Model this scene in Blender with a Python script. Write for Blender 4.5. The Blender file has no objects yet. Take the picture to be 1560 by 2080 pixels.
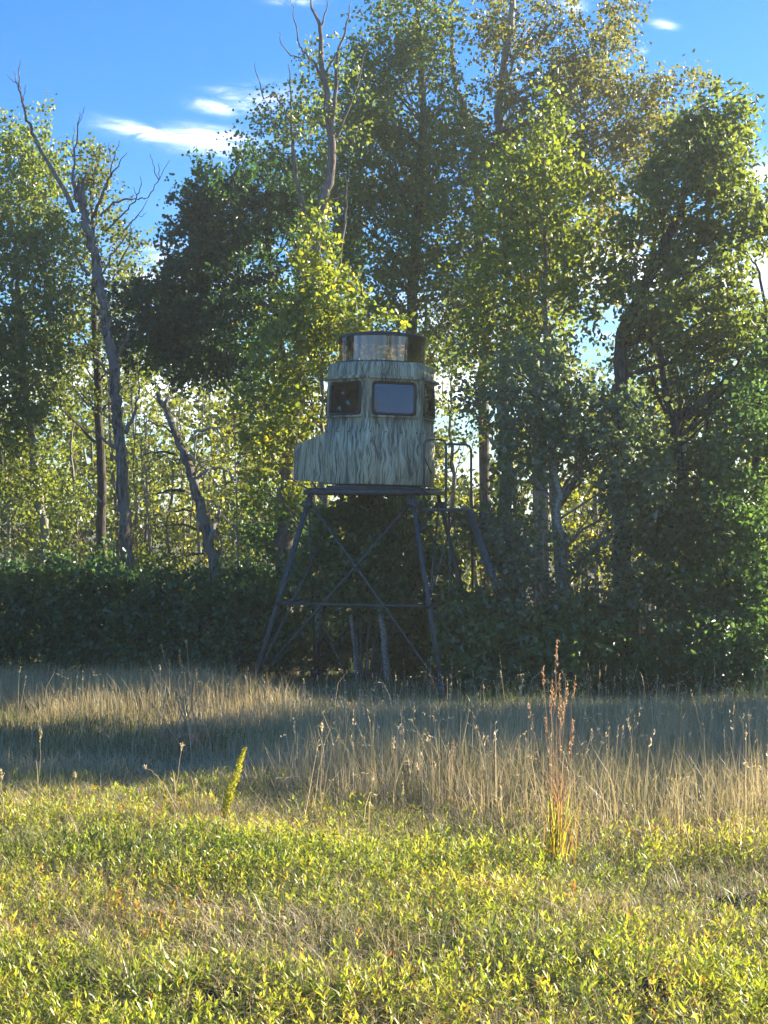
import bpy, math, random
import numpy as np
from mathutils import Vector, Matrix, noise
R = math.radians
PI = math.pi
rng = np.random.default_rng(7)
random.seed(7)
sc = bpy.context.scene
C = sc.collection

# ------------------------------------------------------------------ camera
F = 3126.0                     # focal length in photograph pixels (1560 x 2080)
EYE = 1.6
cam_d = bpy.data.cameras.new('camera')
cam = bpy.data.objects.new('camera', cam_d); C.objects.link(cam)
cam.location = (0, 0, EYE); cam.rotation_euler = (R(90), 0, 0)
cam_d.sensor_fit = 'VERTICAL'; cam_d.sensor_height = 36; cam_d.lens = F / 2080 * 36
cam_d.clip_start = 0.1; cam_d.clip_end = 3000
sc.camera = cam

# ------------------------------------------------------------------ light
SUN_AZ, SUN_EL = R(66), R(20.2)          # azimuth to the right of the view direction
w = bpy.data.worlds.new('World'); sc.world = w; w.use_nodes = True
nt = w.node_tree; nt.nodes.clear()
def N(t, tree=None, **kw):
    n = (tree or nt).nodes.new(t)
    for k, v in kw.items(): setattr(n, k, v)
    return n
def L(a, b, tree=None): (tree or nt).links.new(a, b)
def M_(op, a, b=None, tree=None, clamp=False):
    n = (tree or nt).nodes.new('ShaderNodeMath'); n.operation = op; n.use_clamp = clamp
    for i, v in enumerate((a, b)):
        if v is None: continue
        if isinstance(v, (int, float)): n.inputs[i].default_value = v
        else: (tree or nt).links.new(v, n.inputs[i])
    return n.outputs[0]
out = N('ShaderNodeOutputWorld'); bg = N('ShaderNodeBackground')
bg.inputs['Strength'].default_value = 0.084
sky = N('ShaderNodeTexSky', sky_type='NISHITA'); sky.sun_disc = False
sky.sun_elevation = SUN_EL; sky.sun_rotation = SUN_AZ
sky.air_density = 1.0; sky.dust_density = 0.15; sky.ozone_density = 3.0; sky.altitude = 300
hs = N('ShaderNodeHueSaturation'); hs.inputs['Saturation'].default_value = 1.28
L(sky.outputs[0], hs.inputs['Color'])
# clouds: thin streaks placed by compass direction and height, and a broken low bank all round
tc = N('ShaderNodeTexCoord'); sx = N('ShaderNodeSeparateXYZ'); L(tc.outputs['Generated'], sx.inputs[0])
azn = M_('ARCTAN2', sx.outputs[0], sx.outputs[1])
eln = M_('ARCSINE', sx.outputs[2])
cb = N('ShaderNodeCombineXYZ'); L(M_('MULTIPLY', azn, 1.0), cb.inputs[0]); L(M_('MULTIPLY', eln, 3.6), cb.inputs[1])
def cnoise(scale, detail, rough, dist=0.0, off=0.0):
    n = N('ShaderNodeTexNoise'); n.inputs['Scale'].default_value = scale; n.inputs['Detail'].default_value = detail
    n.inputs['Roughness'].default_value = rough; n.inputs['Distortion'].default_value = dist
    mp = N('ShaderNodeMapping'); mp.inputs['Location'].default_value = (off, off * .7, off * .3)
    L(cb.outputs[0], mp.inputs[0]); L(mp.outputs[0], n.inputs['Vector']); return n.outputs[0]
wob = cnoise(16, 4, .55, .2, 3.1); fine = cnoise(42, 8, .66, .9, 1.7); broad = cnoise(6, 5, .58, .3, 8.3)
total = None
def wisp(px, py, rx, ry, tilt, amt):
    """one streak: centre and half sizes in photograph pixels, turned into angles on the sky"""
    global total
    a0 = math.atan((px - 780) / F); e0 = math.atan((1040 - py) / F * math.cos(a0))
    da = M_('SUBTRACT', azn, a0); de = M_('SUBTRACT', eln, e0)
    de = M_('ADD', de, M_('MULTIPLY', da, tilt))
    de = M_('ADD', de, M_('MULTIPLY', M_('SUBTRACT', wob, .5), ry / F * 2.2))
    u = M_('DIVIDE', da, rx / F); v = M_('DIVIDE', de, ry / F)
    r2 = M_('ADD', M_('MULTIPLY', u, u), M_('MULTIPLY', v, v))
    g = M_('POWER', 2.718, M_('MULTIPLY', r2, -1.0))
    g = M_('MULTIPLY', g, M_('MULTIPLY', M_('SUBTRACT', fine, .34), 3.3 * amt), clamp=True)
    total = g if total is None else M_('MAXIMUM', total, g)
wisp(330, 277, 90, 12, .12, 1.15); wisp(430, 287, 80, 20, .05, 1.35); wisp(300, 264, 60, 8, .2, .8)
wisp(437, 218, 38, 11, .12, .8); wisp(520, 200, 70, 22, -.1, .45); wisp(470, 186, 40, 7, .05, .45)
wisp(1348, 50, 20, 7, .15, .75); wisp(1306, 102, 9, 5, 0, .5); wisp(1160, 8, 22, 12, 0, .7)
wisp(352, 527, 40, 10, 0, .9); wisp(330, 500, 40, 8, -.1, .5); wisp(600, 2, 40, 6, 0, .6); wisp(300, 560, 90, 18, 0, .6)
wisp(1545, 375, 50, 40, 0, 1.1); wisp(1540, 545, 120, 45, 0, 1.1); wisp(1300, 545, 130, 60, 0, 1.5)
bank = M_('MULTIPLY', M_('SUBTRACT', broad, .46), 5.0, clamp=True)
bandm = M_('POWER', 2.718, M_('MULTIPLY', M_('POWER', M_('DIVIDE', M_('SUBTRACT', eln, R(5.0)), R(3.2)), 2.0), -1.0))
total = M_('MAXIMUM', total, M_('MULTIPLY', bank, bandm, clamp=True))
mxc = N('ShaderNodeMix', data_type='RGBA'); tint = N('ShaderNodeMix', data_type='RGBA', blend_type='MULTIPLY'); tint.inputs[0].default_value = 1
L(hs.outputs[0], tint.inputs[6]); tint.inputs[7].default_value = (.53, .685, .88, 1)
L(total, mxc.inputs[0]); L(tint.outputs[2], mxc.inputs[6])
mxc.inputs[7].default_value = (8.6, 8.8, 9.4, 1)
L(mxc.outputs[2], bg.inputs[0]); L(bg.outputs[0], out.inputs[0])

sd = bpy.data.lights.new('sun', 'SUN'); sun = bpy.data.objects.new('sun', sd); C.objects.link(sun)
sd.energy = 5.0; sd.angle = R(.5); sd.color = (1.0, .87, .66)
S = Vector((math.sin(SUN_AZ) * math.cos(SUN_EL), math.cos(SUN_AZ) * math.cos(SUN_EL), math.sin(SUN_EL)))
sun.rotation_euler = (-S).to_track_quat('-Z', 'Y').to_euler(); sun.location = S * 60
sc.view_settings.view_transform = 'Standard'; sc.view_settings.look = 'None'
sc.view_settings.gamma = 1; sc.view_settings.use_curve_mapping = False
sc.view_settings.exposure = 1.9
cy = sc.cycles
cy.max_bounces = 9; cy.diffuse_bounces = 7; cy.glossy_bounces = 2; cy.transmission_bounces = 5; cy.transparent_max_bounces = 12
cy.caustics_reflective = False; cy.caustics_refractive = False
cy.use_denoising = True; cy.sample_clamp_indirect = 6

# ------------------------------------------------------------------ helpers
def P(px, py, d): return Vector(((px - 780) / F * d, d, EYE + (1040 - py) / F * d))
def gz(x, y):
    y = np.asarray(y, float); x = np.asarray(x, float)
    base = -0.05 * np.clip(y, -40, 36) - 0.012 * np.clip(y - 36, 0, 60)
    b = .035 * np.sin(x * 1.7 + 1.3) * np.sin(y * 1.1 + .4) + .03 * np.sin(x * .6 - y * .45) + .018 * np.sin(x * 3.9 + y * 2.7) * np.cos(y * 3.1 - x)
    return base + b
def link(o, parent=None):
    C.objects.link(o)
    if parent is not None: o.parent = parent
    return o
def tag(o, label=None, cat=None, group=None, kind=None):
    if label: o['label'] = label
    if cat: o['category'] = cat
    if group: o['group'] = group
    if kind: o['kind'] = kind
    return o
def empty(name, loc, label, cat, group=None):
    o = bpy.data.objects.new(name, None); o.location = loc; o.empty_display_size = .2
    link(o); return tag(o, label, cat, group)
def np_mesh(name, V, T, mat, parent=None, var=None, smooth=False, loc=None):
    V = np.asarray(V, np.float32).reshape(-1, 3); T = np.asarray(T, np.int32).reshape(-1, 3)
    if parent is not None and loc is None: loc = parent.location if parent.parent is None else None
    if loc is not None: V = V - np.array(loc, np.float32)
    me = bpy.data.meshes.new(name)
    me.vertices.add(len(V)); me.vertices.foreach_set('co', V.ravel())
    me.loops.add(len(T) * 3); me.loops.foreach_set('vertex_index', T.ravel())
    me.polygons.add(len(T)); me.polygons.foreach_set('loop_start', np.arange(len(T), dtype=np.int32) * 3)
    me.update(calc_edges=True)
    if smooth: me.polygons.foreach_set('use_smooth', np.ones(len(T), bool))
    if var is not None:
        a = me.attributes.new('var', 'FLOAT', 'POINT'); a.data.foreach_set('value', np.asarray(var, np.float32))
    if mat is not None: me.materials.append(mat)
    o = bpy.data.objects.new(name, me); link(o, parent)
    if parent is None and loc is not None: o.location = loc
    return o
class MB:
    """collects triangles of tubes, beams and boxes"""
    def __init__(s): s.v = []; s.f = []; s.n = 0
    def add(s, v, f):
        v = np.asarray(v, float).reshape(-1, 3); f = np.asarray(f, int)
        s.v.append(v); s.f.append(f + s.n); s.n += len(v)
    def quads(s, v, q):
        q = np.asarray(q, int); s.add(v, np.concatenate([q[:, [0, 1, 2]], q[:, [0, 2, 3]]]))
    def tube(s, pts, rad, n=6, rough=0.0, cap=True, seed=0):
        pts = np.array([list(p) for p in pts], float); m = len(pts)
        rad = np.broadcast_to(np.asarray(rad, float), (m,))
        tan = np.gradient(pts, axis=0); tan /= np.linalg.norm(tan, axis=1, keepdims=True) + 1e-9
        ref = np.array([1., 0, 0]) if abs(tan[0][0]) < .8 else np.array([0, 1., 0])
        a = np.arange(n) / n * 2 * PI
        r_ = np.random.default_rng(seed + m * 13 + n)
        ridge = r_.uniform(-1, 1, n)
        V = []
        for i in range(m):
            u = np.cross(tan[i], ref); u /= np.linalg.norm(u); v = np.cross(tan[i], u)
            rr = rad[i] * (1 + rough * (.6 * ridge + .5 * r_.uniform(-1, 1, n)))
            V.append(pts[i] + (np.cos(a) * rr)[:, None] * u + (np.sin(a) * rr)[:, None] * v)
        V = np.concatenate(V)
        q = []
        for i in range(m - 1):
            for j in range(n):
                k = (j + 1) % n
                q.append((i * n + j, i * n + k, (i + 1) * n + k, (i + 1) * n + j))
        q = np.array(q); T = np.concatenate([q[:, [0, 1, 2]], q[:, [0, 2, 3]]])
        if cap:
            V = np.vstack([V, pts[0], pts[-1]]); b = m * n
            T = np.vstack([T, [(b, (j + 1) % n, j) for j in range(n)], [(b + 1, (m - 1) * n + j, (m - 1) * n + (j + 1) % n) for j in range(n)]])
        s.add(V, T)
    def beam(s, p0, p1, w, h=None, up=(0, 0, 1)):
        h = h or w; p0 = Vector(p0); p1 = Vector(p1); t = (p1 - p0).normalized(); up = Vector(up)
        if abs(t.dot(up)) > .95: up = Vector((0, 1, 0))
        a = t.cross(up).normalized(); b = a.cross(t)
        V = [p + a * (sx_ * w / 2) + b * (sy_ * h / 2) for p in (p0, p1) for sx_, sy_ in ((-1, -1), (1, -1), (1, 1), (-1, 1))]
        s.quads([list(v) for v in V], [(0, 3, 2, 1), (4, 5, 6, 7), (0, 1, 5, 4), (1, 2, 6, 5), (2, 3, 7, 6), (3, 0, 4, 7)])
    def box(s, c, d, rz=0):
        c = np.array(c, float); d = np.array(d, float) / 2
        V = np.array([(x, y, z) for z in (-1, 1) for x, y in ((-1, -1), (1, -1), (1, 1), (-1, 1))], float) * d
        cz, sz = math.cos(rz), math.sin(rz)
        V = np.stack([V[:, 0] * cz - V[:, 1] * sz, V[:, 0] * sz + V[:, 1] * cz, V[:, 2]], 1) + c
        s.quads(V, [(0, 3, 2, 1), (4, 5, 6, 7), (0, 1, 5, 4), (1, 2, 6, 5), (2, 3, 7, 6), (3, 0, 4, 7)])
    def build(s, name, mat, parent=None, smooth=False, loc=None):
        return np_mesh(name, np.concatenate(s.v), np.concatenate(s.f), mat, parent, smooth=smooth, loc=loc)

# ------------------------------------------------------------------ materials
def new_mat(name):
    m = bpy.data.materials.new(name); m.use_nodes = True; t = m.node_tree; t.nodes.clear()
    o = t.nodes.new('ShaderNodeOutputMaterial'); return m, t, o
def ramp(t, fac, stops):
    n = t.nodes.new('ShaderNodeValToRGB'); e = n.color_ramp.elements
    while len(e) < len(stops): e.new(.5)
    for i, (p, c) in enumerate(stops): e[i].position = p; e[i].color = (*c, 1)
    t.links.new(fac, n.inputs[0]); return n.outputs[0]
def leaf_mat(name, stops, trans=.5, tgain=(2.1, 2.0, .9), gloss=.07, rough=.38):
    m, t, o = new_mat(name)
    at = t.nodes.new('ShaderNodeAttribute'); at.attribute_name = 'var'
    col = ramp(t, at.outputs['Fac'], stops)
    df = t.nodes.new('ShaderNodeBsdfDiffuse'); tr = t.nodes.new('ShaderNodeBsdfTranslucent')
    t.links.new(col, df.inputs[0])
    g = t.nodes.new('ShaderNodeMix'); g.data_type = 'RGBA'; g.blend_type = 'MULTIPLY'; g.inputs[0].default_value = 1
    t.links.new(col, g.inputs[6]); g.inputs[7].default_value = (*tgain, 1); t.links.new(g.outputs[2], tr.inputs[0])
    mx = t.nodes.new('ShaderNodeMixShader'); mx.inputs[0].default_value = trans
    t.links.new(df.outputs[0], mx.inputs[1]); t.links.new(tr.outputs[0], mx.inputs[2])
    gl = t.nodes.new('ShaderNodeBsdfGlossy'); gl.inputs['Roughness'].default_value = rough; gl.inputs[0].default_value = (.9, .95, 1, 1)
    lw = t.nodes.new('ShaderNodeLayerWeight'); lw.inputs[0].default_value = .5
    f2 = M_('ADD', M_('MULTIPLY', M_('POWER', lw.outputs['Facing'], 4.0, tree=t), gloss * 2, tree=t), gloss * .5, tree=t, clamp=True)
    m2 = t.nodes.new('ShaderNodeMixShader'); t.links.new(f2, m2.inputs[0])
    t.links.new(mx.outputs[0], m2.inputs[1]); t.links.new(gl.outputs[0], m2.inputs[2]); t.links.new(m2.outputs[0], o.inputs[0])
    return m
LM = {
 'oak': leaf_mat('oak_leaf', [(0, (.028, .070, .028)), (.5, (.046, .108, .036)), (.85, (.074, .142, .042)), (1, (.13, .15, .04))], .44),
 'aspen': leaf_mat('aspen_leaf', [(0, (.095, .135, .042)), (.45, (.145, .19, .046)), (.8, (.21, .24, .048)), (.93, (.27, .26, .045)), (1, (.42, .32, .04))], .54),
 'bright': leaf_mat('sapling_leaf', [(0, (.085, .12, .028)), (.4, (.14, .19, .034)), (.8, (.22, .26, .04)), (.94, (.32, .32, .05)), (1, (.50, .38, .04))], .5),
 'bronze': leaf_mat('poplar_leaf', [(0, (.085, .100, .036)), (.4, (.130, .142, .042)), (.7, (.165, .160, .046)), (.88, (.20, .16, .046)), (1, (.30, .24, .05))], .54),
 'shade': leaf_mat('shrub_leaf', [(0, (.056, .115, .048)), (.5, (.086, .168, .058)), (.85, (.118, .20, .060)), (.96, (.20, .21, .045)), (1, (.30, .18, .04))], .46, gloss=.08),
 'grey': leaf_mat('grey_green_leaf', [(0, (.090, .135, .080)), (.5, (.130, .185, .105)), (1, (.19, .23, .11))], .46, gloss=.10),
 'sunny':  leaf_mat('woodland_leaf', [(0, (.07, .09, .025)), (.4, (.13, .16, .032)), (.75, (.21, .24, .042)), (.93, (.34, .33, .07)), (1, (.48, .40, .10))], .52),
 'forb':   leaf_mat('forb_leaf', [(0, (.080, .125, .030)), (.26, (.175, .235, .034)), (.52, (.33, .375, .048)), (.84, (.53, .50, .075)), (.94, (.45, .30, .05)), (1, (.38, .17, .05))], .5, tgain=(1.5, 1.5, .8), gloss=.07, rough=.42),
 'grass':  leaf_mat('grass_blade', [(0, (.060, .095, .030)), (.35, (.115, .155, .045)), (.62, (.21, .215, .080)), (.84, (.33, .28, .150)), (1, (.42, .36, .24))], .42, tgain=(1.4, 1.35, 1.0), gloss=.05),
 'straw':  leaf_mat('dry_grass', [(0, (.16, .18, .07)), (.25, (.32, .30, .14)), (.6, (.50, .42, .25)), (.85, (.62, .51, .33)), (1, (.72, .63, .45))], .38, tgain=(1.3, 1.2, 1.0), gloss=.04),
 'rust':   leaf_mat('rust_stem', [(0, (.22, .12, .06)), (.4, (.36, .22, .11)), (.7, (.47, .34, .20)), (1, (.60, .48, .32))], .35, tgain=(1.4, 1.1, .9), gloss=.04),
}
def bark_mat(name, c1, c2, c3, scale=6, stretch=.18, bump=.6, bands=False, patch=None):
    m, t, o = new_mat(name)
    tcn = t.nodes.new('ShaderNodeTexCoord'); mp = t.nodes.new('ShaderNodeMapping')
    mp.inputs['Scale'].default_value = (1, 1, stretch if not bands else 2.6)
    t.links.new(tcn.outputs['Object'], mp.inputs[0])
    n = t.nodes.new('ShaderNodeTexNoise'); n.inputs['Scale'].default_value = scale * 4; n.inputs['Detail'].default_value = 6; n.inputs['Roughness'].default_value = .65
    t.links.new(mp.outputs[0], n.inputs['Vector'])
    col = ramp(t, n.outputs[0], [(.34, c1), (.52, c2), (.68, c3)])
    if patch:
        n2 = t.nodes.new('ShaderNodeTexNoise'); n2.inputs['Scale'].default_value = 2.6; n2.inputs['Detail'].default_value = 5
        t.links.new(tcn.outputs['Object'], n2.inputs['Vector'])
        fm = ramp(t, n2.outputs[0], [(.50, (0, 0, 0)), (.56, (1, 1, 1))])
        mx = t.nodes.new('ShaderNodeMix'); mx.data_type = 'RGBA'; t.links.new(fm, mx.inputs[0]); t.links.new(col, mx.inputs[6]); mx.inputs[7].default_value = (*patch, 1)
        col = mx.outputs[2]
    b = t.nodes.new('ShaderNodeBsdfPrincipled'); b.inputs['Roughness'].default_value = .9; b.inputs['Specular IOR Level'].default_value = .2
    bu = t.nodes.new('ShaderNodeBump'); bu.inputs['Strength'].default_value = bump; bu.inputs['Distance'].default_value = .03
    t.links.new(n.outputs[0], bu.inputs['Height']); t.links.new(bu.outputs[0], b.inputs['Normal'])
    t.links.new(col, b.inputs['Base Color']); t.links.new(b.outputs[0], o.inputs[0])
    return m
BK = {
 'aspen': bark_mat('aspen_bark', (.10, .10, .08), (.30, .30, .25), (.42, .41, .36), 5, bands=True, bump=.3),
 'rough': bark_mat('rough_bark', (.055, .045, .038), (.17, .15, .13), (.30, .27, .24), 5, .16, 1.0),
 'dark':  bark_mat('dark_bark', (.03, .026, .022), (.085, .075, .065), (.15, .135, .12), 5, .2, .8),
 'dead':  bark_mat('dead_bark', (.035, .031, .027), (.17, .15, .13), (.40, .37, .33), 5, .16, 1.0, patch=(.22, .20, .18)),
 'twig':  bark_mat('bare_twig', (.10, .08, .07), (.19, .155, .135), (.30, .26, .23), 4, .3, .3),
 'pale':  bark_mat('pale_deadwood', (.20, .18, .16), (.34, .31, .28), (.46, .43, .39), 4, .2, .6),
}
def plain(name, col, rough=.5, metal=0, spec=.5, nvar=.0, nscale=8, bump=0):
    m, t, o = new_mat(name); b = t.nodes.new('ShaderNodeBsdfPrincipled')
    b.inputs['Roughness'].default_value = rough; b.inputs['Metallic'].default_value = metal; b.inputs['Specular IOR Level'].default_value = spec
    tcn = t.nodes.new('ShaderNodeTexCoord'); n = t.nodes.new('ShaderNodeTexNoise'); n.inputs['Scale'].default_value = nscale; n.inputs['Detail'].default_value = 6
    t.links.new(tcn.outputs['Object'], n.inputs['Vector'])
    lo = tuple(c * (1 - nvar) for c in col); hi = tuple(c * (1 + nvar) for c in col)
    t.links.new(ramp(t, n.outputs[0], [(.3, lo), (.7, hi)]), b.inputs['Base Color'])
    if bump:
        bu = t.nodes.new('ShaderNodeBump'); bu.inputs['Strength'].default_value = bump; bu.inputs['Distance'].default_value = .02
        t.links.new(n.outputs[0], bu.inputs['Height']); t.links.new(bu.outputs[0], b.inputs['Normal'])
    t.links.new(b.outputs[0], o.inputs[0]); return m
STEEL = plain('powder_coated_steel', (.062, .078, .080), .55, .0, .4, .25, 14)
RUBBER = plain('window_rubber', (.012, .013, .016), .5)
CAP = plain('cupola_plastic', (.016, .019, .026), .38, nvar=.2)
INSIDE = plain('cabin_lining', (.02, .02, .018), .95)
SOIL = plain('dark_soil', (.035, .027, .020), .95, nvar=.6, nscale=30, bump=1.0)

# ------------------------------------------------------------------ ground
def ground():
    xs = np.concatenate([np.linspace(-400, -60, 10), np.linspace(-50, -14, 20), np.linspace(-12, 12, 97), np.linspace(14, 50, 20), np.linspace(60, 400, 10)])
    ys = np.concatenate([np.linspace(-200, -40, 8), np.linspace(-30, 2, 12), np.linspace(2.5, 36, 135), np.linspace(37, 96, 30), np.linspace(120, 600, 10)])
    X, Y = np.meshgrid(xs, ys); Z = gz(X, Y)
    V = np.stack([X, Y, Z], -1).reshape(-1, 3); nx = len(xs); ny = len(ys)
    i = np.arange(nx * ny).reshape(ny, nx); a = i[:-1, :-1].ravel(); b = i[:-1, 1:].ravel(); c = i[1:, 1:].ravel(); d = i[1:, :-1].ravel()
    m, t, o = new_mat('meadow_soil')
    tcn = t.nodes.new('ShaderNodeTexCoord'); n = t.nodes.new('ShaderNodeTexNoise'); n.inputs['Scale'].default_value = 3; n.inputs['Detail'].default_value = 9; n.inputs['Roughness'].default_value = .7
    t.links.new(tcn.outputs['Object'], n.inputs['Vector'])
    n2 = t.nodes.new('ShaderNodeTexNoise'); n2.inputs['Scale'].default_value = 45; n2.inputs['Detail'].default_value = 5; t.links.new(tcn.outputs['Object'], n2.inputs['Vector'])
    mixn = M_('ADD', M_('MULTIPLY', n.outputs[0], .5, tree=t), M_('MULTIPLY', n2.outputs[0], .5, tree=t), tree=t)
    bs = t.nodes.new('ShaderNodeBsdfPrincipled'); bs.inputs['Roughness'].default_value = 1; bs.inputs['Specular IOR Level'].default_value = .1
    t.links.new(ramp(t, mixn, [(.35, (.045, .042, .024)), (.5, (.085, .085, .036)), (.65, (.15, .13, .075))]), bs.inputs['Base Color'])
    bu = t.nodes.new('ShaderNodeBump'); bu.inputs['Strength'].default_value = .9; bu.inputs['Distance'].default_value = .03
    t.links.new(n2.outputs[0], bu.inputs['Height']); t.links.new(bu.outputs[0], bs.inputs['Normal']); t.links.new(bs.outputs[0], o.inputs[0])
    g = np_mesh('ground', V, np.concatenate([np.stack([a, b, c], 1), np.stack([a, c, d], 1)]), m, smooth=True)
    tag(g, 'meadow soil and thatch under the grass, sloping away to the wood', kind='structure')
ground()

def haze():
    m, t, o = new_mat('thin_haze'); v = t.nodes.new('ShaderNodeVolumePrincipled')
    v.inputs['Color'].default_value = (.92, .98, .95, 1); v.inputs['Density'].default_value = HAZE; v.inputs['Anisotropy'].default_value = .45
    t.links.new(v.outputs[0], o.inputs['Volume'])
    mb = MB(); mb.box((0, 200, 5.0), (840, 840, 18.4)); h = mb.build('haze', m, None)
    tag(h, 'thin even haze added in the air over the meadow to lift the shade', 'haze', kind='stuff')
HAZE = .00115  # thin volume added over the whole scene to brighten the deep shade
haze()

# ------------------------------------------------------------------ leaves, blades
def unit(v): return v / (np.linalg.norm(v, axis=-1, keepdims=True) + 1e-9)
def leaf_arrays(pos, along, size, ratio=.8, fold=.18, hexa=False, up=None):
    """folded leaves: pos (N,3) stalk point, along (N,3) direction of the midrib"""
    n = len(pos); along = unit(along)
    r = rng.normal(size=(n, 3)) if up is None else up + rng.normal(size=(n, 3)) * .35
    side = unit(np.cross(along, r)); nor = np.cross(side, along)
    sz = size[:, None]; wv = side * sz * ratio * .5; fd = nor * sz * fold
    if not hexa:
        V = np.stack([pos, pos + along * sz * .42 + wv + fd, pos + along * sz - fd * .5, pos + along * sz * .42 - wv + fd], 1)
        T = np.array([(0, 1, 2), (0, 2, 3)])
    else:
        V = np.stack([pos, pos + along * sz * .28 + wv * .85 + fd, pos + along * sz * .62 + wv * .82 + fd * .7, pos + along * sz - fd * .8,
                      pos + along * sz * .62 - wv * .82 + fd * .7, pos + along * sz * .28 - wv * .85 + fd], 1)
        T = np.array([(0, 1, 2), (0, 2, 3), (0, 3, 4), (0, 4, 5)])
    k = V.shape[1]
    Tn = (np.arange(n) * k)[:, None, None] + T[None]
    return V.reshape(-1, 3), Tn.reshape(-1, 3), k
def clump_leaves(cent, out, nleaf, L_, size, jit=.05, spread=.9, upb=.25, droop=.0):
    """leaves strung along short twigs that start at each clump centre"""
    nc = len(cent); ntw = 7
    per = max(1, nleaf // ntw)
    dirs = unit(out[:, None, :] * .7 + rng.normal(size=(nc, ntw, 3)) * spread + np.array([0, 0, upb]))
    ln = L_ * rng.uniform(.5, 1.25, (nc, ntw, 1))
    t = rng.uniform(.05, 1, (nc, ntw, per)) ** .8
    p = cent[:, None, None, :] + dirs[:, :, None, :] * (ln * t)[..., None]
    p[..., 2] -= droop * (t ** 2) * ln
    p = p + rng.normal(size=p.shape) * jit
    al = dirs[:, :, None, :] * .5 + rng.normal(size=p.shape) * .8 + np.array([0, 0, -.35])
    cl = np.broadcast_to(rng.uniform(-.16, .16, (nc, 1, 1)), t.shape)
    tw = np.broadcast_to(rng.uniform(-.1, .1, (nc, ntw, 1)), t.shape)
    p = p.reshape(-1, 3); al = al.reshape(-1, 3)
    sz = size * rng.uniform(.6, 1.25, len(p))
    return p, al, sz, (cl + tw).ravel()
TOTAL = [0]; DENS = 1.0; LSZ = 1.12; LNUM = .70
def foliage(name, parent, blobs, leaf, mat, nleaf=70, L_=.45, dens=1.0, bias=.5, vbase=.45, vs=.22, hexa=False, stuff=False, shell=.45, droop=.1, ratio=.85, jit=.05):
    """blobs: (px, py, d, rx_px, ry_px, rd_m, clumps)"""
    cs, os_, = [], []
    for (px, py, d, rx, ry, rd, nc) in blobs:
        nc = max(1, int(nc * dens * DENS)); c = np.array(P(px, py, d)); s = d / F
        u = unit(rng.normal(size=(nc, 3))) * (rng.uniform(shell ** 3, 1, (nc, 1)) ** (1 / 3))
        u += rng.normal(size=u.shape) * .09
        cs.append(c + u * np.array([rx * s, rd, ry * s])); os_.append(unit(u * np.array([1, 1, 1.2])))
    cent = np.concatenate(cs); outd = np.concatenate(os_)
    g = gz(cent[:, 0], cent[:, 1]) + .08
    cent[:, 2] = np.maximum(cent[:, 2], g)
    p, al, sz, cl = clump_leaves(cent, outd, max(7, int(nleaf * LNUM)), L_ * 1.08, leaf * LSZ, droop=droop, jit=jit)
    keep = p[:, 2] > gz(p[:, 0], p[:, 1]) + .02
    p, al, sz, cl = p[keep], al[keep], sz[keep], cl[keep]
    V, T, k = leaf_arrays(p, al, sz, ratio, hexa=hexa)
    var = np.clip(vbase + cl + rng.normal(size=len(p)) * vs * .6, 0, 1)
    TOTAL[0] += len(T)
    o = np_mesh(name, V, T, LM[mat], parent, var=np.repeat(var, k))
    if stuff: o['kind'] = 'stuff'
    return o, cent
def wig(pts, n=5, amp=.04):
    """subdivide a polyline and make it a little crooked"""
    pts = np.array([list(p) for p in pts], float); out_ = []
    for i in range(len(pts) - 1):
        for t in np.arange(n) / n: out_.append(pts[i] * (1 - t) + pts[i + 1] * t)
    out_.append(pts[-1]); out_ = np.array(out_)
    ker = np.array([.25, .5, .25])
    for k in range(3): sm = np.convolve(out_[:, k], ker, 'same'); out_[1:-1, k] = sm[1:-1]
    out_[1:-1] += rng.normal(size=(len(out_) - 2, 3)) * amp
    return out_
def trunk(parent, pts, r0, r1, bark, name='trunk', n=9, rough=.10, amp=.02, sub=5, power=1.0):
    q = wig([P(*p) if not isinstance(p, Vector) else p for p in pts], sub, amp)
    t = np.linspace(0, 1, len(q)) ** power
    rad = r0 * (1 - t) + r1 * t
    if name == 'trunk': rad[0] *= 1.25
    mb = MB(); mb.tube(q, rad, n, rough, seed=int(rng.integers(1e6)))
    return mb.build(name, BK[bark], parent, smooth=True), q
def limbs(parent, q, cents, nl, bark, r=.035, t0=.25, name='limbs'):
    """boughs from the trunk line q out to some of the leaf clumps"""
    mb = MB(); idx = rng.choice(len(cents), min(nl, len(cents)), replace=False)
    for i in idx:
        c = cents[i]; zt = c[2] - np.linalg.norm((c - q[-1])[:2]) * .5 - .5
        k = int(np.argmin(np.abs(q[:, 2] - zt))); k = max(int(len(q) * t0), min(k, len(q) - 2)); a = q[k]
        dist = np.linalg.norm(c - a)
        mid = a * .5 + c * .5 + rng.normal(size=3) * dist * .07 - np.array([0, 0, dist * .08])
        ts = np.linspace(0, 1, 7)[:, None]
        line = (1 - ts) ** 2 * a + 2 * ts * (1 - ts) * mid + ts ** 2 * c
        line[1:-1] += rng.normal(size=(5, 3)) * .025 * dist ** .5
        rr = min(r, .012 * dist + .008)
        mb.tube(line, np.linspace(rr, .005, 7), 5, .1, cap=False)
        for _ in range(3):
            kk = int(rng.integers(2, 6)); dd = unit(c - a + rng.normal(size=3) * dist * .6) * rng.uniform(.25, .6)
            mb.tube([line[kk], line[kk] + dd * .5 + rng.normal(size=3) * .03, line[kk] + dd], [.008, .006, .003], 3, cap=False)
    lo = mb.build(name, BK[bark], parent, smooth=True); lo['kind'] = 'stuff'; return lo
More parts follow.
